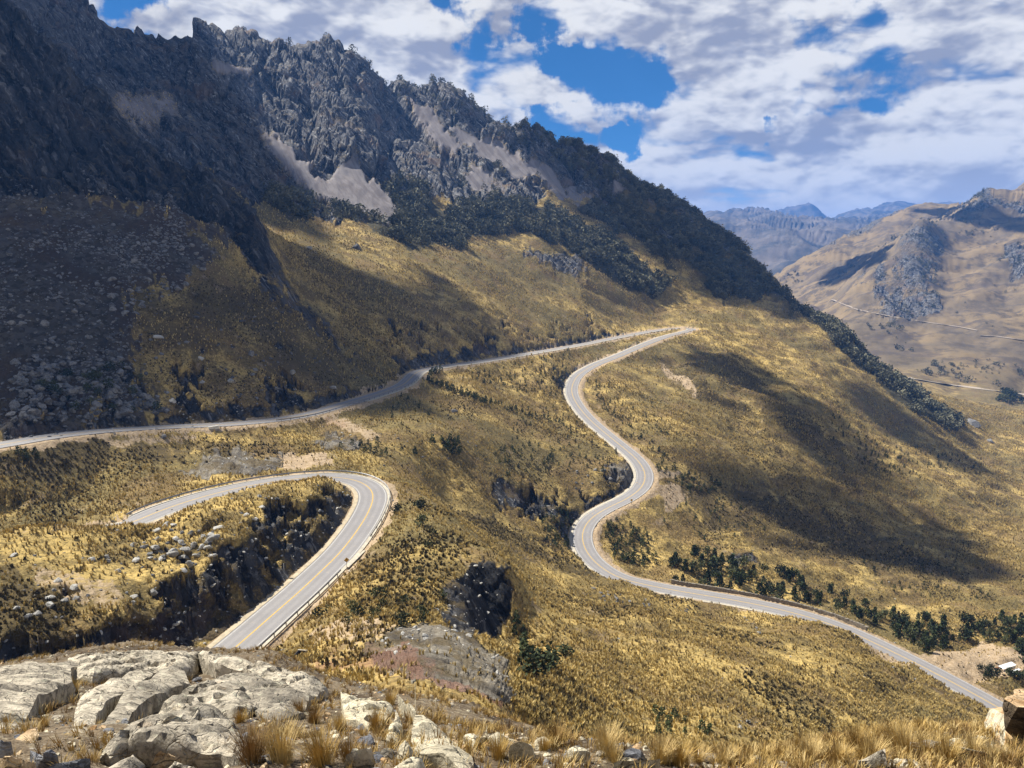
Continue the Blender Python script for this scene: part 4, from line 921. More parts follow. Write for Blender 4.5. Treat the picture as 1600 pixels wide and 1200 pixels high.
# stones one can point at
SPECIAL = [
    (343, 826, 100, 1.25, PALES[0], 'large pale grey boulder on the knoll, the upper of two big ones'),
    (335, 842, 100, 1.15, PALES[3], 'pale boulder on the knoll just below a larger pale boulder'),
    (194, 645, 185, 2.6, BOULDERS[2], 'big rounded grey boulder where the talus meets the grass above the upper road'),
    (1521, 664, 620, 8.5, BOULDERS[3], 'huge lone boulder lying on the yellow valley floor'),
    (1548, 690, 560, 4.0, BOULDERS[7], 'low pale boulder on the valley floor nearer than the huge lone one'),
    (557, 388, 480, 3.4, BOULDERS[4], 'dark boulder sitting alone on the sunlit golden hill under the forest'),
    (482, 388, 380, 2.6, PALES[1], 'pale slab of rock alone on the dark slope below the cliff'),
    (276, 975, 90, 0.85, PALES[5], 'lichened grey rock close to the near road, next to the foreground ledge'),
    (270, 981, 90, 0.5, PALES[6], 'small grey rock leaning on the lichened rock near the road'),
    (392, 554, 190, 2.0, BOULDERS[6], 'dark flat boulder in the brown grass above the upper road'),
    (255, 683, 190, 1.1, BOULDERS[1], 'dark boulder in the pink earth just under the upper road'),
    (710, 643, 240, 1.6, BOULDERS[5], 'dark round boulder alone in the grass below the upper road'),
    (1075, 912, 200, 0.0, BOULDERS[5], ''),
]
for u, v, Dm, s, me, lab in SPECIAL:
    if s: 
        p = hit(u, v, Dm)
        if p is not None: place_rock(me, p, s, lab, sink=0.35, rot=rs.uniform(0, 6.28), tilt=0.15)
rocks.sort(key=lambda r: -r[1] / r[0].y)
N_IND = 285
SZ = sorted(r[1] for r in rocks[:N_IND])
for p, s, ms, (lab, grp) in rocks[:N_IND]:
    big_ = 'large' if s > SZ[int(N_IND * 0.72)] else ('middling' if s > SZ[int(N_IND * 0.4)] else 'small')
    u_, v_ = to_px(p.x, p.y, p.z)
    if grp == G_TALUS[1]:
        zone = 'in the lowest heap by the upper road' if v_ > 610 else ('half way up the shaded talus slope' if v_ > 500 else 'high on the talus under the cliff')
        zone += ', towards the left edge' if u_ < 80 else (', towards the grass' if u_ > 165 else '')
        lab = big_ + ' grey boulder ' + zone; grp = 'talus boulders: ' + zone
    elif grp == G_KNOLL[1]:
        zone = 'near the crest of the knoll inside the near bend' if v_ < 830 else ('on the stony middle of the knoll' if v_ < 890 else 'on the low left side of the knoll')
        lab = big_ + ' pale rock in the grass ' + zone; grp = 'knoll rocks: ' + zone
    else: lab = lab.replace('small ', '') if big_ != 'small' else lab
    place_rock(ms[rs.integers(len(ms))], p, s, lab, grp)
lap('boulders')

# ------------------------------------------------------------------ scattered stuff by geometry nodes
def scatter(name, P, size, rot, meshes, kind='stuff'):
    me = bpy.data.meshes.new(name); n = len(P)
    me.vertices.add(n); me.vertices.foreach_set('co', np.asarray(P, np.float32).ravel())
    a = me.attributes.new('sz', 'FLOAT', 'POINT'); a.data.foreach_set('value', np.asarray(size, np.float32))
    a = me.attributes.new('turn', 'FLOAT_VECTOR', 'POINT'); a.data.foreach_set('vector', np.asarray(rot, np.float32).ravel())
    a = me.attributes.new('which', 'INT', 'POINT'); a.data.foreach_set('value', rs.integers(0, len(meshes), n).astype(np.int32))
    col = bpy.data.collections.new(name + ' kinds')
    for m_ in meshes: col.objects.link(bpy.data.objects.new(name, m_))
    ng = bpy.data.node_groups.new(name, 'GeometryNodeTree')
    ng.interface.new_socket('Geometry', in_out='INPUT', socket_type='NodeSocketGeometry'); ng.interface.new_socket('Geometry', in_out='OUTPUT', socket_type='NodeSocketGeometry')
    gi, go = ng.nodes.new('NodeGroupInput'), ng.nodes.new('NodeGroupOutput')
    ip = ng.nodes.new('GeometryNodeInstanceOnPoints'); ci_ = ng.nodes.new('GeometryNodeCollectionInfo')
    ci_.inputs['Collection'].default_value = col; ci_.inputs['Separate Children'].default_value = True; ci_.inputs['Reset Children'].default_value = True
    def named(nm, t):
        q = ng.nodes.new('GeometryNodeInputNamedAttribute'); q.data_type = t; q.inputs['Name'].default_value = nm
        return q.outputs['Attribute']
    L_ = ng.links.new
    L_(gi.outputs[0], ip.inputs['Points']); L_(ci_.outputs[0], ip.inputs['Instance']); ip.inputs['Pick Instance'].default_value = True
    L_(named('which', 'INT'), ip.inputs['Instance Index']); L_(named('turn', 'FLOAT_VECTOR'), ip.inputs['Rotation']); L_(named('sz', 'FLOAT'), ip.inputs['Scale'])
    L_(ip.outputs[0], go.inputs[0])
    o = bpy.data.objects.new(name, me); COL.objects.link(o)
    md = o.modifiers.new('scatter', 'NODES'); md.node_group = ng
    return tag(o, kind=kind)
rest = rocks[N_IND:]
scatter('rubble', [list(r[0]) for r in rest], [r[1] for r in rest], rs.uniform(-0.5, 0.5, (len(rest), 3)) * [1, 1, 12], LOWPOLY)
wt = np.where(SEEN, A_TALUS * (0.2 + sstep(-0.15, 0.5, fbm2(X / 22, Y / 22 + 8, 4)) ** 2), 0)
P_, _ = pick(wt, 5200)
scatter('rubble', P_, 0.18 + 0.75 * rs.random(len(P_)) ** 3, rs.uniform(-0.6, 0.6, (len(P_), 3)) * [1, 1, 10], LOWPOLY)
wt = np.where(SEEN & (Dg > 70) & (Dg < 280) & (A_TALUS < 0.2), np.clip(A_ROCK + 0.8 * A_CUT, 0, 1) + 0.012, 0) * (A_ROADDIST > 4.9)
P_, _ = pick(wt, 1300)
scatter('rubble', P_, 0.12 + 0.42 * rs.random(len(P_)) ** 3, rs.uniform(-0.6, 0.6, (len(P_), 3)) * [1, 1, 10], LOWPALE)
lap('rubble')

# ------------------------------------------------------------------ the ledge in the foreground: slabs, each drawn round its own outline
def lift_ray(u, v, h, far=16.0):
    p = hit(u, v, 0.9, far)
    if p is None: return None
    lo, hi_ = 0.45, 1.0
    for _ in range(22):
        k = (lo + hi_) / 2; q = p * k
        if q.z - ground_at(q.x, q.y) > h: lo = k
        else: hi_ = k
    return p * hi_
def slab(label, outline, h, mat, bed=1.0, rise=(0, 0), name='rock_slab', cat='rock', dense=1.0, rough=1.0, far=16.0):
    cu, cv = np.mean([q[0] for q in outline]), np.mean([q[1] for q in outline]); outline = [(cu + (u - cu) * 1.24, cv + (v - cv) * 1.20) for u, v in outline]
    v0, v1 = min(v for u, v in outline), max(v for u, v in outline)
    pts = [lift_ray(u, v, (0.025 + 0.20 * h) + 0.55 * h * ((v1 - v) / (v1 - v0)) ** 0.8, far) for u, v in outline]
    pts = [p for p in pts if p is not None]
    if len(pts) < 3: print('NO SLAB', label); return
    A = np.array([list(p) for p in pts]); c = A.mean(0)
    M_ = np.c_[A[:, :2] - c[:2], np.ones(len(A))]; pl, *_ = np.linalg.lstsq(M_, A[:, 2], rcond=None)
    seed = sum(ord(ch) for ch in label) % 97
    per = np.vstack([A[:, :2], A[:1, :2]]); size = max(np.ptp(A[:, 0]), np.ptp(A[:, 1])); sp = max(0.012, size / 62) / dense
    B = []
    for i in range(len(per) - 1):
        n = max(1, int(np.linalg.norm(per[i + 1] - per[i]) / sp))
        for t in np.arange(n) / n: B.append(per[i] * (1 - t) + per[i + 1] * t)
    B = np.array(B)
    ctr = B.mean(0); rad = B - ctr
    jit = 0.5 * perlin2(B[:, 0] / 0.16 + seed, B[:, 1] / 0.16) + 0.22 * perlin2(B[:, 0] / 0.07 + seed, B[:, 1] / 0.07)
    B = ctr + rad * (1 + np.clip(jit, -1, 1)[:, None] * min(0.05, 0.03 / max(size, 0.1) + 0.015) * rough)
    x0, y0 = B.min(0); x1, y1 = B.max(0)
    gx, gy = np.meshgrid(np.arange(x0, x1, sp), np.arange(y0, y1, sp), indexing='ij')
    G_ = np.stack([gx.ravel(), gy.ravel()], 1) + rs.uniform(-0.3, 0.3, (gx.size, 2)) * sp
    ins = np.zeros(len(G_), bool); d2 = np.full(len(G_), 1e9)
    for i in range(len(B)):
        a, b_ = B[i], B[(i + 1) % len(B)]
        if a[1] != b_[1]: ins ^= ((a[1] > G_[:, 1]) != (b_[1] > G_[:, 1])) & (G_[:, 0] < (b_[0] - a[0]) * (G_[:, 1] - a[1]) / (b_[1] - a[1]) + a[0])
        d2 = np.minimum(d2, ((G_ - a) ** 2).sum(1))
    ok = ins & (d2 > (0.6 * sp) ** 2); G_ = G_[ok]; dB = np.sqrt(d2[ok])
    XY = np.vstack([B, G_]); dd = np.concatenate([np.zeros(len(B)), dB])
    z = (XY - c[:2]) @ pl[:2] + pl[2]
    # bedding steps that run along the dip, pits and small ledges
    ang = 0.55; al = XY[:, 0] * math.cos(ang) + XY[:, 1] * math.sin(ang); ac = -XY[:, 0] * math.sin(ang) + XY[:, 1] * math.cos(ang)
    q = perlin2(al / 0.9 + seed, ac / 0.22) + 0.5 * perlin2(al / 0.35, ac / 0.08 + seed)
    f_ = np.clip(h / 0.12, 0.5, 1.6) * np.clip(size, 0.3, 1.2)
    z = z + bed * f_ * (0.022 * blocks3(al / 0.42 + seed, ac / 0.20, 0 * al + 0.3) + 0.010 * blocks3(al / 0.15 + seed, ac / 0.085, 0 * al + 0.7) + 0.012 * q) + f_ * 0.007 * perlin2(XY[:, 0] / 0.07, XY[:, 1] / 0.07 + seed) + f_ * 0.004 * perlin2(XY[:, 0] / 0.03, XY[:, 1] / 0.03)
    z = z - 0.22 * h * np.exp(-dd / (0.020 + 0.03 * size)) + 0.12 * h * sstep(0, 0.3 * size, dd)
    z = z + (XY[:, 0] - c[0]) * rise[0] + (XY[:, 1] - c[1]) * rise[1]
    nB = len(B)
    for _ in range(6): z[:nB] = (np.roll(z[:nB], 1) + 2 * z[:nB] + np.roll(z[:nB], -1)) / 4
    res = delaunay_2d_cdt([Vector(p) for p in XY.tolist()], [(i, (i + 1) % nB) for i in range(nB)], [], 1, 1e-5)
    vs, fs = res[0], res[2]
    if len(vs) < len(XY) * 0.8: print('SLAB?', label, len(vs), len(XY), nB, A.tolist())
    if len(vs) != len(XY):
        from_orig = res[3]; zz = np.array([z[o[0]] if o else z[:nB].mean() for o in from_orig]); xy = np.array([list(v) for v in vs])
        new_of = {k_: i_ for i_, o in enumerate(from_orig) for k_ in o}
    else: zz = z; xy = XY; new_of = {k_: k_ for k_ in range(nB)}
    verts = np.c_[xy, zz].tolist(); faces = [list(f) for f in fs]
    base = len(verts)
    prev = [new_of.get(k_, 0) for k_ in range(nB)]
    outw = (B - ctr) / (np.linalg.norm(B - ctr, axis=1)[:, None] + 1e-9)
    depth = 0.62 * h + 0.16
    for frac, off in ((0.22, 0.012), (0.55, -0.004), (1.0, 0.03)):
        ring = []
        for i in range(nB):
            o_ = off + 0.02 * float(mnoise.noise(Vector((B[i, 0] * 9, B[i, 1] * 9, frac * 7 + seed))))
            verts.append([B[i, 0] + outw[i, 0] * o_, B[i, 1] + outw[i, 1] * o_, z[i] - depth * frac]); ring.append(len(verts) - 1)
        for i in range(nB):
            j = (i + 1) % nB; faces.append([prev[i], ring[i], ring[j], prev[j]])
        prev = ring
    me = bpy.data.meshes.new(name); me.from_pydata(verts, [], faces)
    bm = bmesh.new(); bm.from_mesh(me); bmesh.ops.recalc_face_normals(bm, faces=bm.faces); 
    up = sum(f.normal.z * f.calc_area() for f in bm.faces)
    if up < 0: bmesh.ops.reverse_faces(bm, faces=bm.faces)
    bm.to_mesh(me); bm.free()
    me.polygons.foreach_set('use_smooth', np.ones(len(me.polygons), bool)); me.materials.append(mat)
    try: me.set_sharp_from_angle(angle=math.radians(42))
    except Exception: pass
    off = Vector((c[0], c[1], c[2])); me.transform(Matrix.Translation(-off))
    o = bpy.data.objects.new(name, me); COL.objects.link(o); o.location = off
    return tag(o, label, cat)
SLABS = [
    ('broad tan slab at the left edge of the ledge, split by shallow steps', [(-30, 1046), (0, 1042), (50, 1035), (100, 1022), (112, 1029), (98, 1042), (100, 1060), (62, 1080), (32, 1098), (-30, 1116)], 0.22, M_SLAB),
    ('large whale-backed lichened slab at the top of the ledge left of the near road', [(128, 1018), (150, 1005), (180, 990), (215, 981), (236, 985), (244, 992), (280, 990), (312, 1002), (316, 1013), (292, 1020), (284, 1034), (268, 1038), (238, 1031), (200, 1036), (160, 1046), (132, 1041)], 0.34, M_SLAB),
    ('grey wedge slab under the whale-backed slab, pointing up to the right', [(122, 1117), (130, 1085), (150, 1068), (210, 1040), (226, 1046), (222, 1056), (195, 1076), (168, 1098), (140, 1116)], 0.20, M_SLAB),
    ('long narrow slab with a grass tuft on its tip, middle of the ledge', [(152, 1126), (200, 1082), (255, 1040), (268, 1037), (281, 1060), (262, 1077), (222, 1097), (186, 1116), (160, 1130)], 0.18, M_SLAB),
    ('grey slab at the foot of the near road running down to the right', [(326, 1015), (345, 1003), (380, 998), (402, 1000), (432, 1007), (442, 1020), (482, 1048), (492, 1058), (470, 1074), (440, 1062), (420, 1042), (392, 1030), (352, 1031)], 0.30, M_SLAB),
    ('rough grey block between the narrow slab and the brown grass hollow', [(262, 1098), (300, 1080), (330, 1060), (358, 1051), (370, 1068), (386, 1094), (362, 1106), (322, 1098), (290, 1101)], 0.20, M_SLAB),
    ('biggest flat slab in the lower middle of the ledge, with dark pits', [(176, 1152), (210, 1122), (246, 1107), (300, 1100), (340, 1105), (366, 1134), (371, 1154), (330, 1167), (268, 1172), (214, 1152), (190, 1158)], 0.20, M_SLAB),
    ('smooth grey slab right of the brown grass hollow', [(362, 1051), (400, 1046), (430, 1060), (470, 1086), (462, 1101), (420, 1106), (394, 1092), (376, 1074)], 0.17, M_SLAB),
    ('cream block split in two steps, left of the largest cream slab', [(540, 1078), (560, 1068), (600, 1072), (606, 1096), (591, 1116), (575, 1121), (545, 1106)], 0.17, M_CREAM),
    ('largest cream slab with a crack down its right side', [(620, 1071), (640, 1064), (682, 1067), (711, 1084), (722, 1138), (728, 1176), (718, 1186), (690, 1166), (662, 1152), (646, 1132), (655, 1102), (632, 1092)], 0.17, M_CREAM),
    ('cream and grey slab at the right end of the pale outcrop', [(718, 1089), (740, 1084), (766, 1091), (773, 1110), (781, 1128), (778, 1146), (756, 1136), (745, 1146), (730, 1136)], 0.17, M_CREAM),
    ('upright yellowish block at the lower edge of the biggest flat slab', [(234, 1176), (245, 1152), (275, 1157), (276, 1180), (262, 1193), (240, 1189)], 0.22, M_OCHRE),
    ('angular white-grey stone touching the yellowish block', [(258, 1188), (275, 1177), (301, 1181), (306, 1196), (290, 1206), (264, 1201)], 0.14, M_SLAB),
    ('rough grey slab along the bottom edge, left of the yellowish block', [(118, 1206), (150, 1184), (200, 1174), (214, 1186), (206, 1214), (128, 1220)], 0.14, M_SLAB),
    ('blue-grey shale block at the bottom left with a deep black shadow', [(80, 1172), (104, 1164), (132, 1168), (111, 1195), (92, 1201)], 0.17, M_BLUE),
    ('rusty-topped shale block at the bottom left corner', [(-6, 1178), (20, 1169), (27, 1177), (8, 1187), (-6, 1186)], 0.13, M_OCHRE),
    ('pointed dark shale splinter standing at the left edge', [(-12, 1150), (8, 1133), (12, 1138), (6, 1158), (-12, 1164)], 0.22, M_BLUE),
    ('small orange shale block between two grey shale pieces', [(34, 1184), (46, 1178), (51, 1182), (43, 1192), (35, 1192)], 0.10, M_OCHRE),
    ('long grey shale plate leaning among the dark shale', [(50, 1168), (66, 1172), (78, 1180), (74, 1188), (58, 1180)], 0.09, M_BLUE),
    ('flat grey shale flake on top of the shale heap', [(68, 1165), (86, 1163), (85, 1171), (70, 1176)], 0.12, M_BLUE),
    ('smooth blue-grey stone at the bottom edge below the cream slabs', [(562, 1193), (575, 1178), (604, 1176), (608, 1190), (590, 1202), (568, 1202)], 0.15, M_BLUE),
    ('knobbly grey stone above the smooth blue-grey stone', [(545, 1166), (560, 1150), (576, 1152), (573, 1166), (556, 1174)], 0.14, M_SLAB),
    ('low grey stone ridge at the back of the ledge below the culvert', [(484, 1058), (492, 1048), (540, 1045), (554, 1050), (550, 1061), (512, 1066)], 0.2, M_SLAB),
    ('cream pointed stone left of the largest cream slab', [(606, 1132), (618, 1109), (626, 1120), (623, 1140), (614, 1143)], 0.15, M_CREAM),
    ('small yellow-white stone below the cream pointed stone', [(626, 1158), (636, 1152), (643, 1162), (640, 1176), (632, 1170)], 0.1, M_CREAM),
    ('cream stone plate near the bottom below the largest cream slab', [(612, 1196), (640, 1176), (655, 1180), (652, 1200), (625, 1206)], 0.1, M_CREAM),
    ('long rounded pale rock half hidden in the grass at the lower edge', [(972, 1170), (1000, 1162), (1030, 1150), (1056, 1148), (1064, 1160), (1030, 1172), (986, 1180)], 0.18, M_CREAM),
    ('small white stone in the grass left of the long rounded rock', [(888, 1163), (898, 1154), (918, 1161), (912, 1168), (894, 1168)], 0.12, M_CREAM),
    ('pale grey lens-shaped rock behind the dry grass at the lower right', [(1438, 1140), (1475, 1126), (1520, 1120), (1543, 1122), (1538, 1148), (1500, 1156), (1468, 1152)], 0.20, M_SLAB),
    ('white lichened rock in the grass at the bottom, right of the middle', [(1200, 1176), (1214, 1165), (1229, 1170), (1233, 1200), (1206, 1202)], 0.16, M_SLAB),
    ('low white rock in the grass left of the lens-shaped rock', [(1346, 1176), (1362, 1168), (1380, 1158), (1382, 1172), (1356, 1184)], 0.12, M_SLAB),
    ('pale boulder top at the left of the cliff-edge grass, beyond the cream outcrop', [(800, 1146), (814, 1138), (828, 1146), (830, 1162), (804, 1162)], 0.16, M_CREAM),
]
for lab, out, h, mt_ in SLABS:
    slab(lab, out, h, mt_)
def block(label, corners, mat, mat_top, name='rock_block'):
    """an angular block from eight corners (pixel, distance), roughened"""
    P = [Vector(pt(u, v, D)) for u, v, D in corners]
    bm = bmesh.new(); vs = [bm.verts.new(p) for p in P]
    bmesh.ops.convex_hull(bm, input=vs)
    for _ in range(3): bmesh.ops.subdivide_edges(bm, edges=bm.edges[:], cuts=1, use_grid_fill=True)
    bmesh.ops.recalc_face_normals(bm, faces=bm.faces); bm.normal_update()
    for v in bm.verts: v.co += v.normal * (0.018 * mnoise.noise(v.co * 7) + 0.008 * mnoise.noise(v.co * 21))
    bmesh.ops.triangulate(bm, faces=bm.faces[:])
    me = bpy.data.meshes.new(name); c = sum(P, Vector()) / len(P)
    bm.normal_update()
    for f in bm.faces: f.material_index = 1 if f.normal.z > 0.55 else 0
    bm.to_mesh(me); bm.free(); me.transform(Matrix.Translation(-c)); me.materials.append(mat); me.materials.append(mat_top)
    o = bpy.data.objects.new(name, me); COL.objects.link(o); o.location = c
    return tag(o, label, 'rock')
block('dark broken block with an orange top at the right edge', [(1571, 1094, 3.0), (1586, 1078, 3.3), (1650, 1074, 3.35), (1650, 1108, 2.9), (1590, 1104, 2.92), (1572, 1140, 3.0), (1600, 1180, 3.05), (1660, 1200, 2.95), (1650, 1150, 3.5), (1592, 1140, 3.4)], M_BROWN, M_OCHRE)
block('leaning pale slab with an orange left face beside the dark broken block', [(1534, 1154, 3.3), (1546, 1106, 3.55), (1564, 1106, 3.5), (1575, 1118, 3.2), (1604, 1200, 2.8), (1560, 1200, 2.9), (1548, 1170, 3.7), (1600, 1165, 3.6)], M_CREAM, M_OCHRE)
# loose stones on the ledge
G_LOOSE = 'loose stones on the ledge'
STN = [rock_mesh('stone', 140 + k, (M_SLAB, M_CREAM, M_BLUE, M_OCHRE)[k % 4], 2, 0.55, 9, 0.1) for k in range(8)]
k = 0
while k < 70:
    u, v = rs.uniform(0, 1500), rs.uniform(1040, 1198)
    p = hit(u, v, 0.9, 14)
    if p is None or p.y > 9: continue
    if u > 820 and v < 1165: continue
    s = 0.015 + 0.05 * rs.random() ** 2
    place_rock(STN[rs.integers(len(STN))], p, s, 'small loose stone lying on the soil of the ledge', G_LOOSE, 'stone', 'stone', squash=0.8); k += 1
gl = np.where(SEEN & (Dg < 13), 1.0 / np.clip(Dg, 2, 13) ** 1.3, 0)
P_, _ = pick(gl, 2600)
scatter('gravel', P_, 0.006 + 0.022 * rs.random(len(P_)) ** 2, rs.uniform(-1, 1, (len(P_), 3)) * [0.6, 0.6, 3], STN)
lap('ledge')
# ------------------------------------------------------------------ plants
def grass_material(name, c1, c2, c3, dark=0.0):
    m, g, b = new_mat(name, 0.85, 0.15)
    P = g.n.new('ShaderNodeNewGeometry').outputs['Position']
    rnd = g.n.new('ShaderNodeObjectInfo').outputs['Random']
    f = g.math('ADD', g.math('MULTIPLY', rnd, 0.55), g.math('MULTIPLY', g.noise(P, 0.06, 4, 0.6), 0.6))
    c = g.mix(g.ss(f, 0.30, 0.52), c1, c2); c = g.mix(g.ss(f, 0.58, 0.85), c, c3)
    g.put(b.inputs['Base Color'], c)
    return m
M_ICHU = grass_material('dry bunch grass', (0.135, 0.108, 0.055), (0.46, 0.345, 0.125), (0.68, 0.53, 0.24))
M_TUFT = grass_material('dry tuft grass', (0.22, 0.135, 0.055), (0.42, 0.285, 0.095), (0.55, 0.42, 0.20))
M_HEATH = grass_material('dark heath shrub', (0.045, 0.038, 0.018), (0.09, 0.072, 0.032), (0.16, 0.125, 0.055))
M_PINE = grass_material('pine needles', (0.024, 0.037, 0.015), (0.045, 0.062, 0.025), (0.085, 0.098, 0.038))
M_BROAD = grass_material('dark broadleaf', (0.022, 0.030, 0.014), (0.045, 0.057, 0.024), (0.105, 0.11, 0.045))
M_QUEN = grass_material('grey green woodland foliage', (0.06, 0.064, 0.042), (0.115, 0.115, 0.075), (0.20, 0.192, 0.125))
M_BARK = plain('bark', (0.14, 0.095, 0.065), 0.95, 0.25, 3.0)

def mesh_from(name, V_, F_, mats, mi=None):
    me = bpy.data.meshes.new(name); me.from_pydata([list(v) for v in V_], [], F_)
    for m_ in mats: me.materials.append(m_)
    if mi is not None: me.polygons.foreach_set('material_index', np.array(mi, np.int32))
    return me
def tussock(name, seed, blades, r, h, w, mat, segs=2, droop=0.5):
    q = np.random.default_rng(seed); V_, F_ = [], []
    for _ in range(blades):
        a = q.uniform(0, 2 * np.pi); lean = q.uniform(0.1, 1.0) ** 0.8 * droop; L_ = h * q.uniform(0.6, 1.1)
        d = np.array([math.cos(a), math.sin(a), 0]); sd = np.array([-d[1], d[0], 0]) * w * q.uniform(0.6, 1.2)
        p = d * r * q.uniform(0, 0.5); n0 = len(V_); ang = 0.15 * lean
        for s in range(segs + 1):
            wd = 1 - s / segs
            if s < segs: V_ += [p - sd * (0.35 + 0.65 * wd), p + sd * (0.35 + 0.65 * wd)]
            else: V_.append(p)
            p = p + (d * math.sin(ang) + np.array([0, 0, math.cos(ang)])) * L_ / segs; ang += lean * 1.5 / segs
        for s in range(segs - 1): F_.append((n0 + 2 * s, n0 + 2 * s + 1, n0 + 2 * s + 3, n0 + 2 * s + 2))
        F_.append((n0 + 2 * segs - 2, n0 + 2 * segs - 1, n0 + 2 * segs))
    return mesh_from(name, V_, F_, [mat])
ICHU = [tussock('grass', 300 + k, 18, 0.24, 0.66, 0.058, M_ICHU, 2, 0.75) for k in range(5)]
HEATHM = [tussock('heath', 320 + k, 22, 0.38, 0.42, 0.085, M_HEATH, 2, 1.0) for k in range(4)]
def field(base, n, D0, D1, size, meshes, name, big=1.0):
    wgt_ = np.where(SEEN & (Dg > D0) & (Dg < D1), base, 0) / np.clip(Dg / 120.0, 0.6, 4) ** 1.1
    P_, N_ = pick(wgt_, n)
    tilt = np.stack([-N_[:, 1], N_[:, 0], 0 * N_[:, 0]], 1) * 0.35
    rot = np.stack([tilt[:, 0] + rs.uniform(-0.15, 0.15, n), tilt[:, 1] + rs.uniform(-0.15, 0.15, n), rs.uniform(0, 6.28, n)], 1)
    return scatter(name, P_, size[0] + (size[1] - size[0]) * rs.random(n) ** 1.8, rot, meshes)
OPEN = (1 - np.clip(A_ROCK * 1.1, 0, 1)) * (1 - A_FOREST) * (1 - A_SCREE) * (1 - A_TALUS) ** 2 * (A_ROCK < 0.5) * (1 - 0.9 * np.clip(A_DIRT, 0, 1)) * (A_ROADDIST > 5.6) * (1 - 0.8 * A_RED) * (1 - 0.97 * A_CUT)
patch = sstep(-0.5, 0.35, fbm2(X / 26 + 40, Y / 26, 4))
field(OPEN * (1 - 0.6 * A_HEATH) * (0.25 + patch), 95000, 58, 460, (0.55, 1.35), ICHU, 'grass')
hp = sstep(0.22, 0.75, fbm2(X / 30 + 4, Y / 30 + 60, 5) + 0.9 * A_HEATH - 0.05)
field(OPEN * (hp + 0.02), 25000, 58, 620, (0.6, 1.7), HEATHM, 'heath')
field(OPEN * (1 - 0.5 * A_HEATH) * (0.2 + patch), 60000, 330, 900, (1.0, 2.4), ICHU, 'grass')
# the steep bank under the ledge, out of sight from the viewpoint itself
wb = np.where((Dg > 13) & (Dg < 85) & (np.abs(S_ALL)[:, None] < 0.82), 1 - 0.9 * A_ROCK, 0)
P_, N_ = pick(wb, 9000)
scatter('grass', P_, rs.uniform(0.45, 1.0, len(P_)), np.c_[rs.uniform(-0.2, 0.2, (len(P_), 2)), rs.uniform(0, 6.28, len(P_))], ICHU)
lap('grass')

def leafy(name, seed, n, profile, leaf, mat, outward=0.5, trunk=None, clumps=0):
    """leaf sprays through a crown's volume; profile(q) gives (x, y, z) points"""
    q = np.random.default_rng(seed); V_, F_, mi = [], [], []
    if trunk:
        hgt, r0 = trunk; ns = 5
        for z_, r_ in ((0, r0), (hgt * 0.5, r0 * 0.65), (hgt, r0 * 0.2)):
            for k in range(ns): V_.append((r_ * math.cos(6.283 * k / ns), r_ * math.sin(6.283 * k / ns), z_))
        for l in range(2):
            for k in range(ns): F_.append((l * ns + k, l * ns + (k + 1) % ns, (l + 1) * ns + (k + 1) % ns, (l + 1) * ns + k)); mi.append(1)
    for _ in range(n):
        p, d = profile(q)
        d = np.array(d) + q.normal(size=3) * 0.6; d /= np.linalg.norm(d)
        s = np.cross(d, q.normal(size=3)); s /= np.linalg.norm(s) + 1e-9; L_ = leaf * q.uniform(0.6, 1.3)
        p = np.array(p); n0 = len(V_)
        V_ += [p - s * L_ * 0.42, p + d * L_ * 0.5 + s * 0.5 * L_, p + d * L_, p - s * L_ * 0.45 + d * L_ * 0.55]
        F_.append((n0, n0 + 1, n0 + 2, n0 + 3)); mi.append(0)
    return mesh_from(name, V_, F_, [mat, M_BARK], mi)
def prof_pine(w=0.32, h=1.0, z0=0.08):
    def f(q):
        t = q.random() ** 0.75; z_ = z0 + (h - z0) * (1 - t) if False else z0 + (h - z0) * q.random() ** 1.25
        R_ = w * (1 - (z_ - z0) / (h - z0)) ** 0.8 + 0.02; a = q.uniform(0, 6.283); r_ = R_ * q.uniform(0.35, 1.0) * (0.75 + 0.25 * math.sin(z_ * 40))
        return (r_ * math.cos(a), r_ * math.sin(a), z_), (math.cos(a), math.sin(a), 0.55)
    return f
def prof_bush(w=0.5, h=1.0, z0=0.1, lobes=5, seed=0):
    q0 = np.random.default_rng(seed); C_ = [(q0.uniform(-0.5, 0.5) * w, q0.uniform(-0.5, 0.5) * w, z0 + (h - z0) * q0.uniform(0.2, 0.8), q0.uniform(0.28, 0.5) * w) for _ in range(lobes)]
    C_.append((0, 0, z0 + (h - z0) * 0.82, 0.3 * w)); C_.append((0, 0, z0 + (h - z0) * 0.4, 0.55 * w))
    def f(q):
        x, y, z_, r_ = C_[q.integers(len(C_))]; d = q.normal(size=3); d /= np.linalg.norm(d); k = r_ * q.uniform(0.55, 1.05)
        return (x + d[0] * k, y + d[1] * k, max(0.03, z_ + d[2] * k * 1.1)), (d[0], d[1], d[2] + 0.3)
    return f
SAPLING = [leafy('pine_sapling', 400 + k, 110, prof_pine(0.30 + 0.03 * k), 0.15, M_PINE, trunk=(0.8, 0.03)) for k in range(5)]
SHRUB = [leafy('shrub', 420 + k, 130, prof_bush(0.95, 0.9, 0.02, 5, k), 0.20, M_BROAD, trunk=(0.4, 0.03)) for k in range(5)]
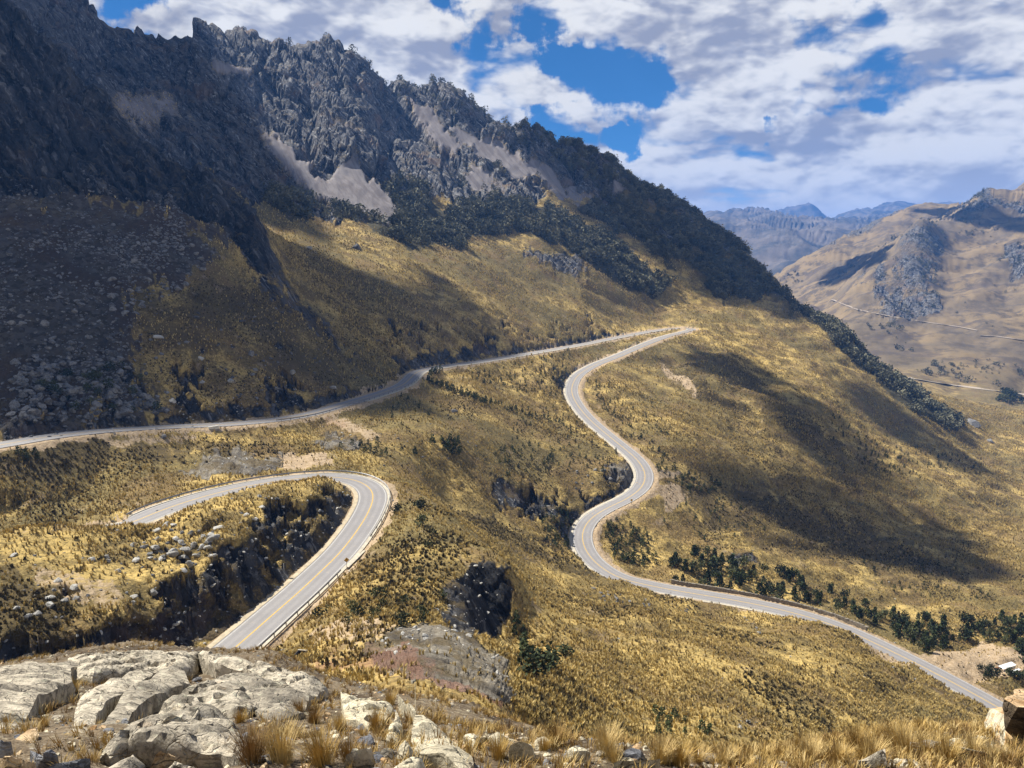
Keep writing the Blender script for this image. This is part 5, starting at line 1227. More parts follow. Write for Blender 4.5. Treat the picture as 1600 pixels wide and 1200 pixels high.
def trunk_mesh(seed):
    q = np.random.default_rng(seed); V_, F_ = [], []
    def limb(a, b, r0, r1):
        a, b = np.array(a, float), np.array(b, float); d = (b - a) / np.linalg.norm(b - a); s = np.cross(d, [0.3, 0.9, 0.2]); s /= np.linalg.norm(s); t = np.cross(d, s); n0 = len(V_); ns = 6
        for p, r_ in ((a, r0), ((a + b) / 2 + q.normal(size=3) * 0.02, (r0 + r1) / 2), (b, r1)):
            for k in range(ns): V_.append(p + r_ * (s * math.cos(6.283 * k / ns) + t * math.sin(6.283 * k / ns)))
        for l in range(2):
            for k in range(ns): F_.append((n0 + l * ns + k, n0 + l * ns + (k + 1) % ns, n0 + (l + 1) * ns + (k + 1) % ns, n0 + (l + 1) * ns + k))
    limb((0, 0, -0.05), (0.02, 0.01, 0.85), 0.038, 0.012)
    for _ in range(5):
        a = q.uniform(0, 6.283); z_ = q.uniform(0.2, 0.65); limb((0, 0, z_), (0.24 * math.cos(a), 0.24 * math.sin(a), z_ + 0.2), 0.016, 0.005)
    return mesh_from('trunk', V_, F_, [M_BARK])
TRUNKS = [trunk_mesh(440 + k) for k in range(3)]
CROWNS = [leafy('crown', 450 + k, 260, prof_bush(0.62, 1.0, 0.12, 7, 20 + k), 0.13, M_BROAD) for k in range(3)] + [leafy('crown', 460 + k, 240, prof_pine(0.30 + 0.04 * k, 1.0, 0.1), 0.14, M_PINE) for k in range(3)]
def put_tree(p, h, label, group, kinds=(0, 1, 2, 3, 4, 5), wide=1.0):
    o = bpy.data.objects.new('tree', None); COL.objects.link(o); o.location = p; o.rotation_euler = (0, 0, rs.uniform(0, 6.28)); o.scale = (h * wide, h * wide, h)
    tag(o, label, 'tree', group)
    for nm, me in (('trunk', TRUNKS[rs.integers(3)]), ('crown', CROWNS[kinds[rs.integers(len(kinds))]])):
        c = bpy.data.objects.new(nm, me); COL.objects.link(c); c.parent = o
    return o
def inside(poly, u, v):
    r = False
    for i in range(len(poly)):
        (x1, y1), (x2, y2) = poly[i], poly[(i + 1) % len(poly)]
        if (y1 > v) != (y2 > v) and u < (x2 - x1) * (v - y1) / (y2 - y1) + x1: r = not r
    return r
def px_points(poly, n, Dmin, Dmax, gap=0.0, clear=5.2):
    P = np.array(poly, float); out = []; t = 0
    while len(out) < n and t < n * 25:
        t += 1
        u, v = rs.uniform(P[:, 0].min(), P[:, 0].max()), rs.uniform(P[:, 1].min(), P[:, 1].max())
        if not inside(poly, u, v): continue
        p = hit(u, v, Dmin)
        if p is None or p.y > Dmax: continue
        ci_, cj_ = int((p.x - gx0) / cell), int((p.y - gy0) / cell)
        if 0 <= ci_ < gw and 0 <= cj_ < gh and best[ci_, cj_] < clear ** 2: continue
        if gap and any((p - q).length < gap for q in out): continue
        out.append(p)
    return out
def zoned(lg, p, bands):
    u, v = to_px(p.x, p.y, p.z); z_ = [b for lim, b in bands if u < lim][0]
    return lg[0] + ', ' + z_, lg[1] + ', ' + z_
# trees below and along the lower road
L_WALL = ('young tree behind the stone wall', 'young trees behind the stone wall')
for p in px_points([(1030, 885), (1085, 862), (1160, 885), (1310, 920), (1350, 962), (1280, 952), (1160, 928), (1060, 914)], 80, 205, 300, 1.4, 6.6): put_tree(p, rs.uniform(2.2, 4.6), *zoned(L_WALL, p, ((1110, 'at the left end of the row'), (1200, 'left of the middle of the row'), (1270, 'right of the middle of the row'), (9999, 'at the right end of the row'))))
for p in px_points([(1325, 942), (1420, 972), (1405, 992), (1335, 968)], 18, 190, 290, 1.5, 6.8): put_tree(p, rs.uniform(2.0, 3.8), 'young tree in the gap between the stone wall row and the copse', 'trees between the wall and the copse')
L_COPSE = ('dark bushy tree of the copse beside the bare clearing', 'trees of the copse by the clearing')
for p in px_points([(1395, 965), (1480, 970), (1560, 972), (1610, 965), (1610, 1020), (1560, 1010), (1530, 1002), (1490, 1010), (1470, 1025), (1430, 1018), (1400, 995)], 84, 190, 290, 1.6, 7.5): put_tree(p, rs.uniform(2.2, 4.6), *zoned(L_COPSE, p, ((1440, 'at the left end'), (1520, 'in the middle'), (9999, 'at the right end'))), kinds=(0, 1, 2, 3, 4, 5), wide=0.92)
L_EDGE = ('dark low tree in the row in front of the white sheet metal shelter', 'trees in front of the sheet metal shelter')
for p in px_points([(1522, 1046), (1560, 1048), (1600, 1056), (1605, 1068), (1560, 1064), (1525, 1056)], 13, 170, 215, 1.0, 6.5): put_tree(p, rs.uniform(1.6, 2.8), *L_EDGE)
for u, v, h in ((1598, 1030, 4.5), (1604, 1040, 4.0), (1592, 1018, 4.2)):
    p = hit(u, v, 170)
    if p is not None: put_tree(p, h, 'dark tree at the right edge beside the end of the white sheet metal', 'trees at the end of the sheet metal')
L_VALLEY = ('dark tree in the clump on the yellow valley floor by the pale river bed', 'trees of the valley floor clump')
for p in px_points([(1556, 622), (1575, 616), (1592, 620), (1600, 630), (1590, 632), (1560, 628)], 16, 750, 1100, 4.0): put_tree(p, rs.uniform(8, 12), *L_VALLEY, kinds=(0, 1, 2))
for u, v, h, lab in ((838, 1062, 3.6, 'largest dark bush on the grass slope right of the red outcrop'), (862, 1046, 2.6, 'dark bush just up the slope from the largest bush'), (883, 1026, 2.0, 'small dark bush highest of the three below the grass crest')):
    p = hit(u, v, 40)
    if p is not None: put_tree(p, h, lab, None, kinds=(0, 1, 2), wide=1.3)
for u, v, h, lab in ((658, 795, 2.6, 'dark green bush on the verge outside the near hairpin'), (660, 822, 2.6, 'bright green bush below the dark one outside the near hairpin'), (620, 800, 2.2, 'dark bush hanging on the edge just outside the hairpin guardrail')):
    p = hit(u, v, 120)
    if p is not None: put_tree(p, h, lab, None, kinds=(0, 1, 2), wide=1.2)
lap('trees')
# saplings of the plantations, drawn row by row over the slopes
sap = []
SAP_ZONE = ['']
def rows_px(poly, n, D0, D1, h, gap=1.2): sap.extend((p, rs.uniform(*h), zone_of(poly)) for p in px_points(poly, n, D0, D1, gap))
def zone_of(poly):
    u, v = np.mean([q[0] for q in poly]), np.mean([q[1] for q in poly])
    if v > 950: return 'on the grass slope just below the brink'
    if u > 1250: return 'on the far grass slope above the valley floor'
    if u > 1015: return 'beside the bare turnout at the S bend' if v < 765 else 'on the slope below the turnout'
    if u > 930 and v > 790: return 'in the dense plantation inside the last bend of the lower road'
    if u > 895 and v < 700: return 'on the slope right of the S road'
    if v > 780: return 'in the gully left of the last bend'
    if v < 620 and u > 660: return 'in the plantation just below the upper road'
    if u > 740: return 'on the middle slope left of the S road'
    if 660 < u < 730: return 'in the tight clump in the middle of the slope'
    return 'in the grass between the hairpin and the upper road'
def line_px(a, b, n, h, D0, jit=3):
    for f in np.linspace(0, 1, n):
        p = hit(a[0] + (b[0] - a[0]) * f + rs.uniform(-jit, jit), a[1] + (b[1] - a[1]) * f + rs.uniform(-jit, jit), D0)
        if p is not None: sap.append((p, rs.uniform(*h), 'in the long row running down from the upper road bend'))
line_px((664, 596), (760, 630), 34, (2.0, 3.2), 290); line_px((760, 630), (890, 668), 30, (1.6, 2.6), 290)
rows_px([(668, 578), (692, 572), (696, 586), (672, 590)], 12, 320, 420, (2.0, 3.0)); rows_px([(675, 692), (718, 690), (722, 714), (680, 716)], 18, 220, 300, (2.0, 3.4))
rows_px([(790, 570), (900, 545), (890, 600), (870, 620), (800, 612)], 90, 330, 520, (1.3, 2.2), 2.0); rows_px([(700, 588), (800, 575), (800, 605), (740, 600)], 30, 320, 460, (1.3, 2.2), 2.0)
rows_px([(800, 630), (900, 640), (960, 690), (970, 740), (880, 730), (800, 700)], 75, 270, 420, (1.2, 2.0), 1.8); rows_px([(760, 690), (880, 700), (870, 740), (790, 745)], 40, 240, 360, (1.2, 2.0), 1.6)
rows_px([(925, 590), (1000, 610), (1060, 680), (1010, 690), (940, 640)], 75, 300, 480, (1.0, 1.9), 1.8); rows_px([(905, 590), (950, 600), (1010, 690), (990, 690), (940, 640)], 40, 300, 480, (1.2, 2.2), 1.5)
rows_px([(845, 795), (895, 800), (893, 850), (905, 875), (850, 850)], 50, 225, 300, (1.2, 2.1), 1.2); rows_px([(940, 820), (970, 810), (1015, 830), (1030, 880), (1000, 890), (960, 875)], 78, 225, 300, (1.2, 2.6), 1.0)
rows_px([(1020, 730), (1080, 740), (1140, 760), (1120, 775), (1050, 765)], 40, 270, 360, (1.4, 2.6), 1.2); rows_px([(1020, 690), (1060, 735), (1040, 738), (1010, 700)], 16, 280, 380, (1.4, 2.4), 1.2)
rows_px([(500, 700), (580, 690), (660, 700), (650, 715), (520, 715)], 14, 200, 290, (1.4, 2.6), 1.5); rows_px([(1040, 770), (1140, 775), (1200, 830), (1100, 850), (1030, 830)], 40, 235, 330, (1.0, 2.0), 1.2)
rows_px([(1000, 1118), (1100, 1122), (1110, 1150), (1010, 1150)], 12, 60, 125, (1.0, 1.8), 1.0); rows_px([(805, 960), (830, 1000), (820, 1040), (800, 1000)], 9, 80, 150, (1.4, 2.6), 1.0)
rows_px([(1300, 640), (1400, 690), (1540, 720), (1530, 745), (1420, 730), (1300, 690)], 90, 380, 720, (1.6, 2.8), 2.5); rows_px([(1330, 700), (1430, 720), (1440, 750), (1350, 735)], 40, 380, 620, (1.4, 2.6), 2.0)
rows_px([(600, 630), (650, 610), (680, 650), (620, 670)], 14, 260, 360, (1.2, 2.0), 1.6); rows_px([(20, 705), (60, 705), (60, 722), (20, 722)], 8, 150, 230, (1.2, 2.0), 1.0)
rows_px([(1280, 840), (1500, 880), (1560, 940), (1400, 930)], 40, 230, 420, (1.0, 1.8), 2.0)
sap.sort(key=lambda r: -r[1] / r[0].y)
for p, h, z_ in sap[:290]:
    o = bpy.data.objects.new('pine_sapling', SAPLING[rs.integers(5)]); COL.objects.link(o); o.location = p; o.rotation_euler = (0, 0, rs.uniform(0, 6.28)); o.scale = (h * 1.15, h * 1.15, h)
    tag(o, ('taller' if h > 2.3 else 'small') + ' dark pine sapling ' + z_, 'sapling', 'pine saplings ' + z_)
r_ = sap[290:]
scatter('pine_saplings', [list(r[0]) for r in r_], [r[1] for r in r_], np.c_[np.zeros((len(r_), 2)), rs.uniform(0, 6.28, len(r_))], SAPLING)
# shrubs on the bank beside the near road and the talus foot
G_SH = ('dark green shrub on the rough bank right of the near road', 'shrubs on the bank by the near road')
for p in px_points([(480, 960), (560, 930), (640, 900), (700, 850), (640, 800), (700, 950), (640, 990), (540, 985)], 26, 85, 180, 1.2):
    o = bpy.data.objects.new('shrub', SHRUB[rs.integers(5)]); COL.objects.link(o); o.location = p; h = rs.uniform(0.7, 1.6); o.scale = (h, h, h); o.rotation_euler = (0, 0, rs.uniform(0, 6.28)); tag(o, G_SH[0], 'shrub', G_SH[1])
G_SH = ('dark shrub growing between the boulders at the foot of the talus', 'shrubs at the foot of the talus')
for p in px_points([(60, 600), (240, 560), (250, 645), (100, 650)], 20, 185, 260, 2.0):
    o = bpy.data.objects.new('shrub', SHRUB[rs.integers(5)]); COL.objects.link(o); o.location = p; h = rs.uniform(1.6, 3.2); o.scale = (h, h, h); o.rotation_euler = (0, 0, rs.uniform(0, 6.28)); tag(o, G_SH[0], 'shrub', G_SH[1])
# the high woodland: nobody could count it
WOOD = [leafy('woodland', 480 + k, 90, prof_bush(0.95, 0.95, 0.05, 5, 60 + k), 0.26, M_QUEN, trunk=(0.5, 0.04)) for k in range(5)]
wf = np.where(SEEN & (Dg > 450) & (Dg < 1150), np.clip(A_FOREST - 0.12, 0, 1) ** 1.3 * (1 - 0.75 * np.clip(A_ROCK, 0, 1)) * (0.06 + sstep(-0.25, 0.3, fbm2(X / 38 + 9, Y / 38, 4))), 0)
P_, _ = pick(wf, 4200)
scatter('woodland', P_, rs.uniform(3.5, 7.5, len(P_)), np.c_[rs.uniform(-0.15, 0.15, (len(P_), 2)), rs.uniform(0, 6.28, len(P_))], WOOD)
wf = np.where(SEEN & (Dg > 450) & (Dg < 1150), np.clip(A_ROCK, 0, 1) * sstep(0.1, 0.6, fbm2(X / 60, Y / 60, 4)) * sstep(230, 330, VIS_V) * sstep(480, 560, VIS_U), 0)
P_, _ = pick(wf, 160)
scatter('woodland', P_, rs.uniform(2.5, 5.5, len(P_)), np.c_[rs.uniform(-0.15, 0.15, (len(P_), 2)), rs.uniform(0, 6.28, len(P_))], WOOD)
# scattered shrubs across the valley
wf = np.where(SEEN & (Dg > 950) & (Dg < 2200), 0.004 + A_ROCK * 0.6 + sstep(0.35, 0.6, fbm2(X / 120, Y / 120, 4)), 0)
P_, _ = pick(wf, 1000)
scatter('far_shrubs', P_, 2 + 5 * rs.random(len(P_)) ** 2, np.c_[np.zeros((len(P_), 2)), rs.uniform(0, 6.28, len(P_))], WOOD)
lap('woodland')

# foreground grass: the tufts one can pick out, then the thin grass between
TUFTS = [tussock('grass_tuft', 500 + k, 300, 0.20, 0.42, 0.0034, M_TUFT, 4, 0.55 + 0.05 * k) for k in range(5)]
TUFT_AT = [(395, 1192, 0.75), (440, 1190, 0.8), (345, 1196, 0.6), (505, 1196, 0.75), (545, 1190, 0.5), (230, 1105, 0.42), (255, 1075, 0.5), (120, 1045, 0.6), (115, 1080, 0.55), (310, 1048, 0.5), (165, 1072, 0.4), (205, 1060, 0.4), (285, 1085, 0.35), (360, 1105, 0.5), (375, 1130, 0.5), (400, 1110, 0.4), (470, 1115, 0.55), (490, 1130, 0.6), (430, 1085, 0.4),
           (610, 1100, 0.65), (585, 1140, 0.6), (530, 1140, 0.5), (735, 1165, 0.5), (255, 1032, 0.5), (870, 1165, 0.75), (850, 1172, 0.5), (945, 1175, 0.85), (960, 1190, 0.6), (1030, 1190, 0.75), (1060, 1195, 0.8), (1090, 1190, 0.6), (1180, 1178, 0.9), (1250, 1185, 0.9), (1270, 1190, 0.7), (1130, 1195, 0.6), (1340, 1170, 0.8), (1400, 1172, 0.9), (1420, 1180, 0.9), (1450, 1185, 0.8), (1480, 1190, 0.8), (1520, 1180, 0.7), (1360, 1190, 0.8), (1310, 1195, 0.7), (690, 1196, 0.4), (780, 1185, 0.5), (820, 1180, 0.5), (70, 1135, 0.35), (15, 1120, 0.45), (1555, 1190, 0.6), (1580, 1195, 0.6)]
for u, v, s in TUFT_AT:
    p = hit(u, v, 0.9, 14)
    if p is None: continue
    o = bpy.data.objects.new('grass_tuft', TUFTS[rs.integers(5)]); COL.objects.link(o); o.location = p - Vector((0, 0, 0.02)); s *= 0.56 if u < 820 else 0.43; o.scale = (s * 1.1, s * 1.1, s * 0.95); o.rotation_euler = (rs.uniform(-0.15, 0.15), rs.uniform(-0.15, 0.15), rs.uniform(0, 6.28))
    if u < 820: tag(o, 'dry golden grass tuft growing between the rocks of the ledge', 'grass tuft', 'grass tufts between the ledge rocks')
    else: tag(o, 'dry golden grass tuft on the grassy brink along the lower right edge', 'grass tuft', 'grass tufts along the brink')
THIN = [tussock('ledge_grass', 520 + k, 22, 0.07, 0.07, 0.0022, M_TUFT, 3, 1.0) for k in range(5)]
gl = np.where(SEEN & (Dg < 12) & (Dg > 1.5), (0.02 + 0.16 * sstep(0.1, 0.5, fbm2(X / 0.7, Y / 0.7, 3)) + 0.30 * sstep(370, 430, VIS_U) * (1 - sstep(800, 900, VIS_U)) * sstep(-0.2, 0.3, fbm2(X / 0.5, Y / 0.5 + 9, 3)) + 0.55 * sstep(800, 900, VIS_U) * (0.25 + sstep(1000, 1200, VIS_U))) / np.clip(Dg, 2.5, 12), 0)
P_, _ = pick(gl, 3600)
scatter('ledge_grass', P_, rs.uniform(0.4, 1.1, len(P_)), np.c_[rs.uniform(-0.3, 0.3, (len(P_), 2)), rs.uniform(0, 6.28, len(P_))], THIN)
lap('foreground grass')
# ------------------------------------------------------------------ things along the roads
def empty(name, loc, rz=0.0, label=None, cat=None, group=None):
    o = bpy.data.objects.new(name, None); COL.objects.link(o); o.location = loc; o.rotation_euler = (0, 0, rz); o.empty_display_size = 0.3
    return tag(o, label, cat, group)
def boxes(name, bs, mat, parent=None, bevel=0.0, loc=None, rot=None):
    bm = bmesh.new()
    for (cx, cy, cz), (sx, sy, sz) in bs:
        r = bmesh.ops.create_cube(bm, size=1.0)
        for v in r['verts']: v.co = Vector((cx + v.co.x * sx, cy + v.co.y * sy, cz + v.co.z * sz))
    if bevel: bmesh.ops.bevel(bm, geom=bm.edges[:], offset=bevel, segments=1, affect='EDGES')
    me = bpy.data.meshes.new(name); bm.to_mesh(me); bm.free(); me.materials.append(mat)
    o = bpy.data.objects.new(name, me); COL.objects.link(o); o.parent = parent
    if loc: o.location = loc
    if rot: o.rotation_euler = rot
    return o
def tube(name, a, b, r, mat, parent=None, n=8):
    a, b = Vector(a), Vector(b); bm = bmesh.new()
    bmesh.ops.create_cone(bm, cap_ends=True, segments=n, radius1=r, radius2=r, depth=(b - a).length)
    bmesh.ops.transform(bm, matrix=Matrix.Translation((a + b) / 2) @ (b - a).to_track_quat('Z', 'Y').to_matrix().to_4x4(), verts=bm.verts)
    me = bpy.data.meshes.new(name); bm.to_mesh(me); bm.free(); me.materials.append(mat)
    o = bpy.data.objects.new(name, me); COL.objects.link(o); o.parent = parent
    return o
def nearest(path, u, v, D):
    p = pt(u, v, D); return int(np.argmin(((path[:, :2] - p[:2]) ** 2).sum(1)))
def frame(path, i, off, dz=0.0):
    T = path[min(i + 2, len(path) - 1)] - path[max(i - 2, 0)]; T[2] = 0; T = T / np.linalg.norm(T)
    N = np.array([-T[1], T[0], 0]); p = path[i] + N * off + np.array([0, 0, dz])
    return Vector(p), math.atan2(T[1], T[0])
M_RAIL = plain('shade-darkened guardrail steel', (0.30, 0.305, 0.31), 0.5, 0.15, 2.0, 0.4, 0.4)  # steel colour darkened to stand for the shaded side of the rails
POST_ME = None
def guardrail(path, i0, i1, off, label):
    global POST_ME
    c, _ = frame(path, (i0 + i1) // 2, off)
    root = empty('guardrail', c, 0, label, 'guardrail')
    seg = path[i0:i1]; T = np.gradient(seg, axis=0); T[:, 2] = 0; T /= np.linalg.norm(T, axis=1)[:, None]; N = np.stack([-T[:, 1], T[:, 0], 0 * T[:, 0]], 1)
    prof = [(0.0, 0.42), (0.07, 0.48), (0.07, 0.54), (0.0, 0.60), (0.07, 0.66), (0.07, 0.72), (0.0, 0.78)]
    sgn = 1 if off > 0 else -1; V_, F_ = [], []; n = len(seg); K = len(prof)
    for i in range(n):
        for dx_, z_ in prof: V_.append(seg[i] + N[i] * (off - sgn * dx_) + np.array([0, 0, z_]) - np.array(c))
    for i in range(n - 1):
        for k in range(K - 1): F_.append((i * K + k, (i + 1) * K + k, (i + 1) * K + k + 1, i * K + k + 1))
    nb = len(V_); V_ += [v + np.array([N[j // K][0], N[j // K][1], 0]) * sgn * 0.02 for j, v in enumerate(list(V_))]
    F_ += [tuple(nb + q for q in f[::-1]) for f in F_]
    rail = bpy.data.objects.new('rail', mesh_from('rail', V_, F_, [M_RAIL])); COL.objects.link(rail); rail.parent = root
    if POST_ME is None:
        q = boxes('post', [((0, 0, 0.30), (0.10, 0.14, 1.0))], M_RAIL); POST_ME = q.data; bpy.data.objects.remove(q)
    for i in range(2, n - 1, 4):
        p, rz = frame(path, i0 + i, off + sgn * 0.10)
        o = bpy.data.objects.new('post', POST_ME); COL.objects.link(o); o.parent = root; o.location = p - c; o.rotation_euler = (0, 0, rz)
    return root
iA = nearest(PATH_NEAR, 205, 813, 148); iB = nearest(PATH_NEAR, 548, 842, 157); iC = nearest(PATH_NEAR, 505, 890, 143); iD = nearest(PATH_NEAR, 340, 1035, 108)
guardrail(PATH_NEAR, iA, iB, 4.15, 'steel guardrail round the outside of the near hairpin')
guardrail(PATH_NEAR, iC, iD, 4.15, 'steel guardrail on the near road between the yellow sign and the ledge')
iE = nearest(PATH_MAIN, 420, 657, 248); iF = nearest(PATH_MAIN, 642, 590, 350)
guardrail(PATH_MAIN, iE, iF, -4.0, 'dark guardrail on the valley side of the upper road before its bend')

# yellow diamond sign with a bent arrow
i = nearest(PATH_NEAR, 508, 888, 143.5); p, rz = frame(PATH_NEAR, i, 4.9)
p.z = ground_at(p.x, p.y)
sg = empty('road_sign', p, math.atan2(p.x, p.y) * -1 + 0.15, 'yellow diamond warning sign with a bent black arrow on the near road', 'road sign')
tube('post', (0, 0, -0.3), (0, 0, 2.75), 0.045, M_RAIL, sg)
def flat_poly(name, pts, th, mat, parent, y0):
    V_ = [(x, y0, z) for x, z in pts] + [(x, y0 + th, z) for x, z in pts]; n = len(pts)
    F_ = [tuple(range(n)), tuple(range(2 * n - 1, n - 1, -1))] + [(k, n + k, n + (k + 1) % n, (k + 1) % n) for k in range(n)]
    me = mesh_from(name, V_, F_, [mat]); bm = bmesh.new(); bm.from_mesh(me); bmesh.ops.recalc_face_normals(bm, faces=bm.faces); bm.to_mesh(me); bm.free()
    o = bpy.data.objects.new(name, me); COL.objects.link(o); o.parent = parent; return o
zc_ = 2.35
bd = flat_poly('board', [(0, zc_ - 0.52), (0.52, zc_), (0, zc_ + 0.52), (-0.52, zc_)], 0.02, M_SIGN, sg, -0.075)
bo = []
flat_poly('border', [(0, zc_ - 0.48), (0.48, zc_), (0, zc_ + 0.48), (-0.48, zc_), (-0.44, zc_), (0, zc_ + 0.44), (0.44, zc_), (0, zc_ - 0.44)][:0] or [(0.0, zc_ - 0.48), (0.48, zc_), (0.45, zc_ + 0.03), (0, zc_ - 0.42), (-0.45, zc_ + 0.03), (-0.48, zc_)], 0.004, M_BLACK, bd, -0.0795)
flat_poly('arrow', [(-0.16, zc_ - 0.24), (-0.06, zc_ - 0.24), (-0.06, zc_ + 0.02), (0.06, zc_ + 0.02), (0.06, zc_ + 0.10), (0.14, zc_ + 0.10), (0.0, zc_ + 0.28), (-0.14, zc_ + 0.10), (-0.04, zc_ + 0.10), (-0.16, zc_ + 0.08)], 0.004, M_BLACK, bd, -0.0795)
# marker seen from behind on the knoll side
i = nearest(PATH_NEAR, 470, 915, 136); p, rz = frame(PATH_NEAR, i, -7.0)
q = hit(444, 896, 100)
if q is not None: p = q
mk = empty('marker_sign', p, 0.25, 'dark marker panel seen from behind on the bank inside the near bend', 'road sign')
tube('post', (0, 0, -0.3), (0, 0, 2.0), 0.05, M_STEEL, mk); boxes('board', [((0, 0.07, 1.5), (0.75, 0.03, 1.05))], M_DARK, mk, 0.01); boxes('brace', [((0, -0.02, 1.5), (0.16, 0.06, 1.05))], M_STEEL, mk)
# headwall under the road edge at the gap in the guardrail
i = nearest(PATH_NEAR, 522, 872, 148); p, rz = frame(PATH_NEAR, i, 4.7)
hw = empty('retaining_wall', p, rz, 'grey concrete headwall below the near road at the gap in the guardrail', 'retaining wall')
boxes('wall', [((0, 0, -0.75), (8.5, 0.4, 1.9))], plain('dark stained concrete', (0.22, 0.22, 0.23), 0.9, 0.2, 1.5), hw, 0.03); boxes('coping', [((0, 0.03, 0.26), (8.8, 0.55, 0.14))], M_CONC, hw, 0.02)
# drain chute above the red outcrop
q = hit(470, 1026, 50, 110)
if q is not None:
    dr = empty('drain_chute', q, -0.15, 'concrete drain box with two pale beams above the red outcrop', 'drain')
    boxes('box', [((-0.55, 0, 0.1), (0.12, 1.2, 0.9)), ((0.55, 0, 0.1), (0.12, 1.2, 0.9)), ((0, 0.6, 0.1), (1.2, 0.12, 0.9)), ((0, -0.6, -0.05), (1.2, 0.12, 0.6))], M_DARK, dr, 0.02)
    boxes('rim', [((0, 0.62, 0.58), (1.3, 0.16, 0.06))], M_CONC, dr)
    boxes('beam', [((1.35, 0.25, 0.25), (1.5, 0.12, 0.12))], M_CONC, dr); boxes('beam', [((1.35, -0.25, 0.2), (1.5, 0.12, 0.12))], M_CONC, dr)
# white culvert headwall under the upper road
i = nearest(PATH_MAIN, 318, 665, 229); p, rz = frame(PATH_MAIN, i, -5.3, 0.35)
cv = empty('culvert_headwall', p, rz, 'white concrete culvert headwall below the upper road', 'culvert')
V_, F_ = [], []
arc = [(0.75 * math.cos(a), 0.75 * math.sin(a) - 1.55) for a in np.linspace(math.pi, 0, 9)]
outl = [(-1.7, -1.9), (-1.7, 0.15), (1.7, 0.15), (1.7, -1.9), (0.75, -1.9)] + arc[::-1] + [(-0.75, -1.9)]
flat_poly('wall', outl, 0.35, plain('white lime concrete', (0.72, 0.69, 0.60), 0.9, 0.1, 1.5), cv, -0.2); boxes('apron', [((0, -0.9, -1.85), (2.2, 1.6, 0.12))], M_CONC, cv, 0.02); boxes('culvert_dark', [((0, 0.9, -1.4), (1.4, 1.3, 1.2))], M_BLACK, cv)  # black box behind the arch stands in for the dark of the opening
# slim white delineator posts
G_DP = 'delineator posts'
for u, v, D, off, lab in ((261, 666, 219, 3.9, 'slim dark delineator post on the upper road left of the white culvert'), (236, 668, 215, 5.0, 'slim pale post on the upper road bank, left of the dark one'), (160, 672, 204, -4.4, 'slim pale post on the valley side of the upper road at the left'), (1297, 977, 208, 5.0, 'white delineator post by the stone wall of the lower road'), (1052, 924, 225, -4.6, 'slim post on the near edge of the lower road after its last bend'), (1424, 1030, 192, -4.6, 'slim post on the near edge of the lower road by the clearing')):
    i = nearest(PATH_MAIN, u, v, D); p, rz = frame(PATH_MAIN, i, off); p.z = ground_at(p.x, p.y)
    d_ = empty('delineator_post', p, rz, lab, 'post', G_DP)
    dark = 'dark' in lab
    tube('shaft', (0, 0, -0.3), (0, 0, 1.35), 0.07, M_DARK if dark else M_WHITE, d_); boxes('reflector', [((0, 0, 1.2), (0.16, 0.16, 0.14))], M_BLACK if not dark else M_WHITE, d_)
i = nearest(PATH_MAIN, 973, 782, 283); p, rz = frame(PATH_MAIN, i, 4.7); p.z = ground_at(p.x, p.y)
sg = empty('curve_marker', p, 0.1, 'small dark curve marker at the inner edge of the S bend', 'road sign')
tube('post', (0, 0, -0.3), (0, 0, 1.6), 0.06, M_DARK, sg); boxes('board', [((0, -0.06, 1.65), (0.7, 0.04, 0.8))], M_SIGN, sg, 0.01)
# dry stone wall along the lower road
i0, i1 = nearest(PATH_MAIN, 1045, 920, 225), nearest(PATH_MAIN, 1350, 1000, 202)
seg = PATH_MAIN[i0:i1]; V_, F_ = [], []; n = len(seg)
mid_, _ = frame(PATH_MAIN, (i0 + i1) // 2, 5.7)
for k in range(n):
    p, rz = frame(PATH_MAIN, i0 + k, 5.7); nx, ny = -math.sin(rz), math.cos(rz)
    hh_ = 0.8 + 0.14 * float(perlin2(np.array(k / 3.1), np.array(0.5))) + 0.1 * float(perlin2(np.array(k / 1.3), np.array(2.5))); w_ = 0.38 + 0.07 * float(perlin2(np.array(k / 1.7), np.array(8.5)))
    for s_, z_ in ((-w_ - 0.08, -0.9), (-w_, hh_ * 0.5), (-w_ * 0.85, hh_), (w_ * 0.85, hh_ * 0.97), (w_, hh_ * 0.5), (w_ + 0.08, -1.4)): V_.append((p.x + nx * s_ - mid_.x, p.y + ny * s_ - mid_.y, p.z + z_ - mid_.z))
for k in range(n - 1):
    for c_ in range(5): F_.append((k * 6 + c_, (k + 1) * 6 + c_, (k + 1) * 6 + c_ + 1, k * 6 + c_ + 1))
me = mesh_from('stone_wall', V_, F_, [M_WALLST]); bm = bmesh.new(); bm.from_mesh(me); bmesh.ops.recalc_face_normals(bm, faces=bm.faces); bm.to_mesh(me); bm.free()
sw = bpy.data.objects.new('stone_wall', me); COL.objects.link(sw); sw.location = mid_; tag(sw, 'low dry stone wall along the far edge of the lower road', 'stone wall')
COPE = [rock_mesh('coping_stone', 600 + k, M_WALLST, 2, 0.6, 8, 0.06) for k in range(4)]
for k in range(0, n, 1):
    p, rz = frame(PATH_MAIN, i0 + k, 5.7)
    o = bpy.data.objects.new('coping_stone', COPE[k % 4]); COL.objects.link(o); o.parent = sw; o.location = (p.x - mid_.x, p.y - mid_.y, p.z + 0.8 - mid_.z); s_ = rs.uniform(0.42, 0.6); o.scale = (s_, s_ * 0.85, s_ * 0.55); o.rotation_euler = (0, 0, rz)
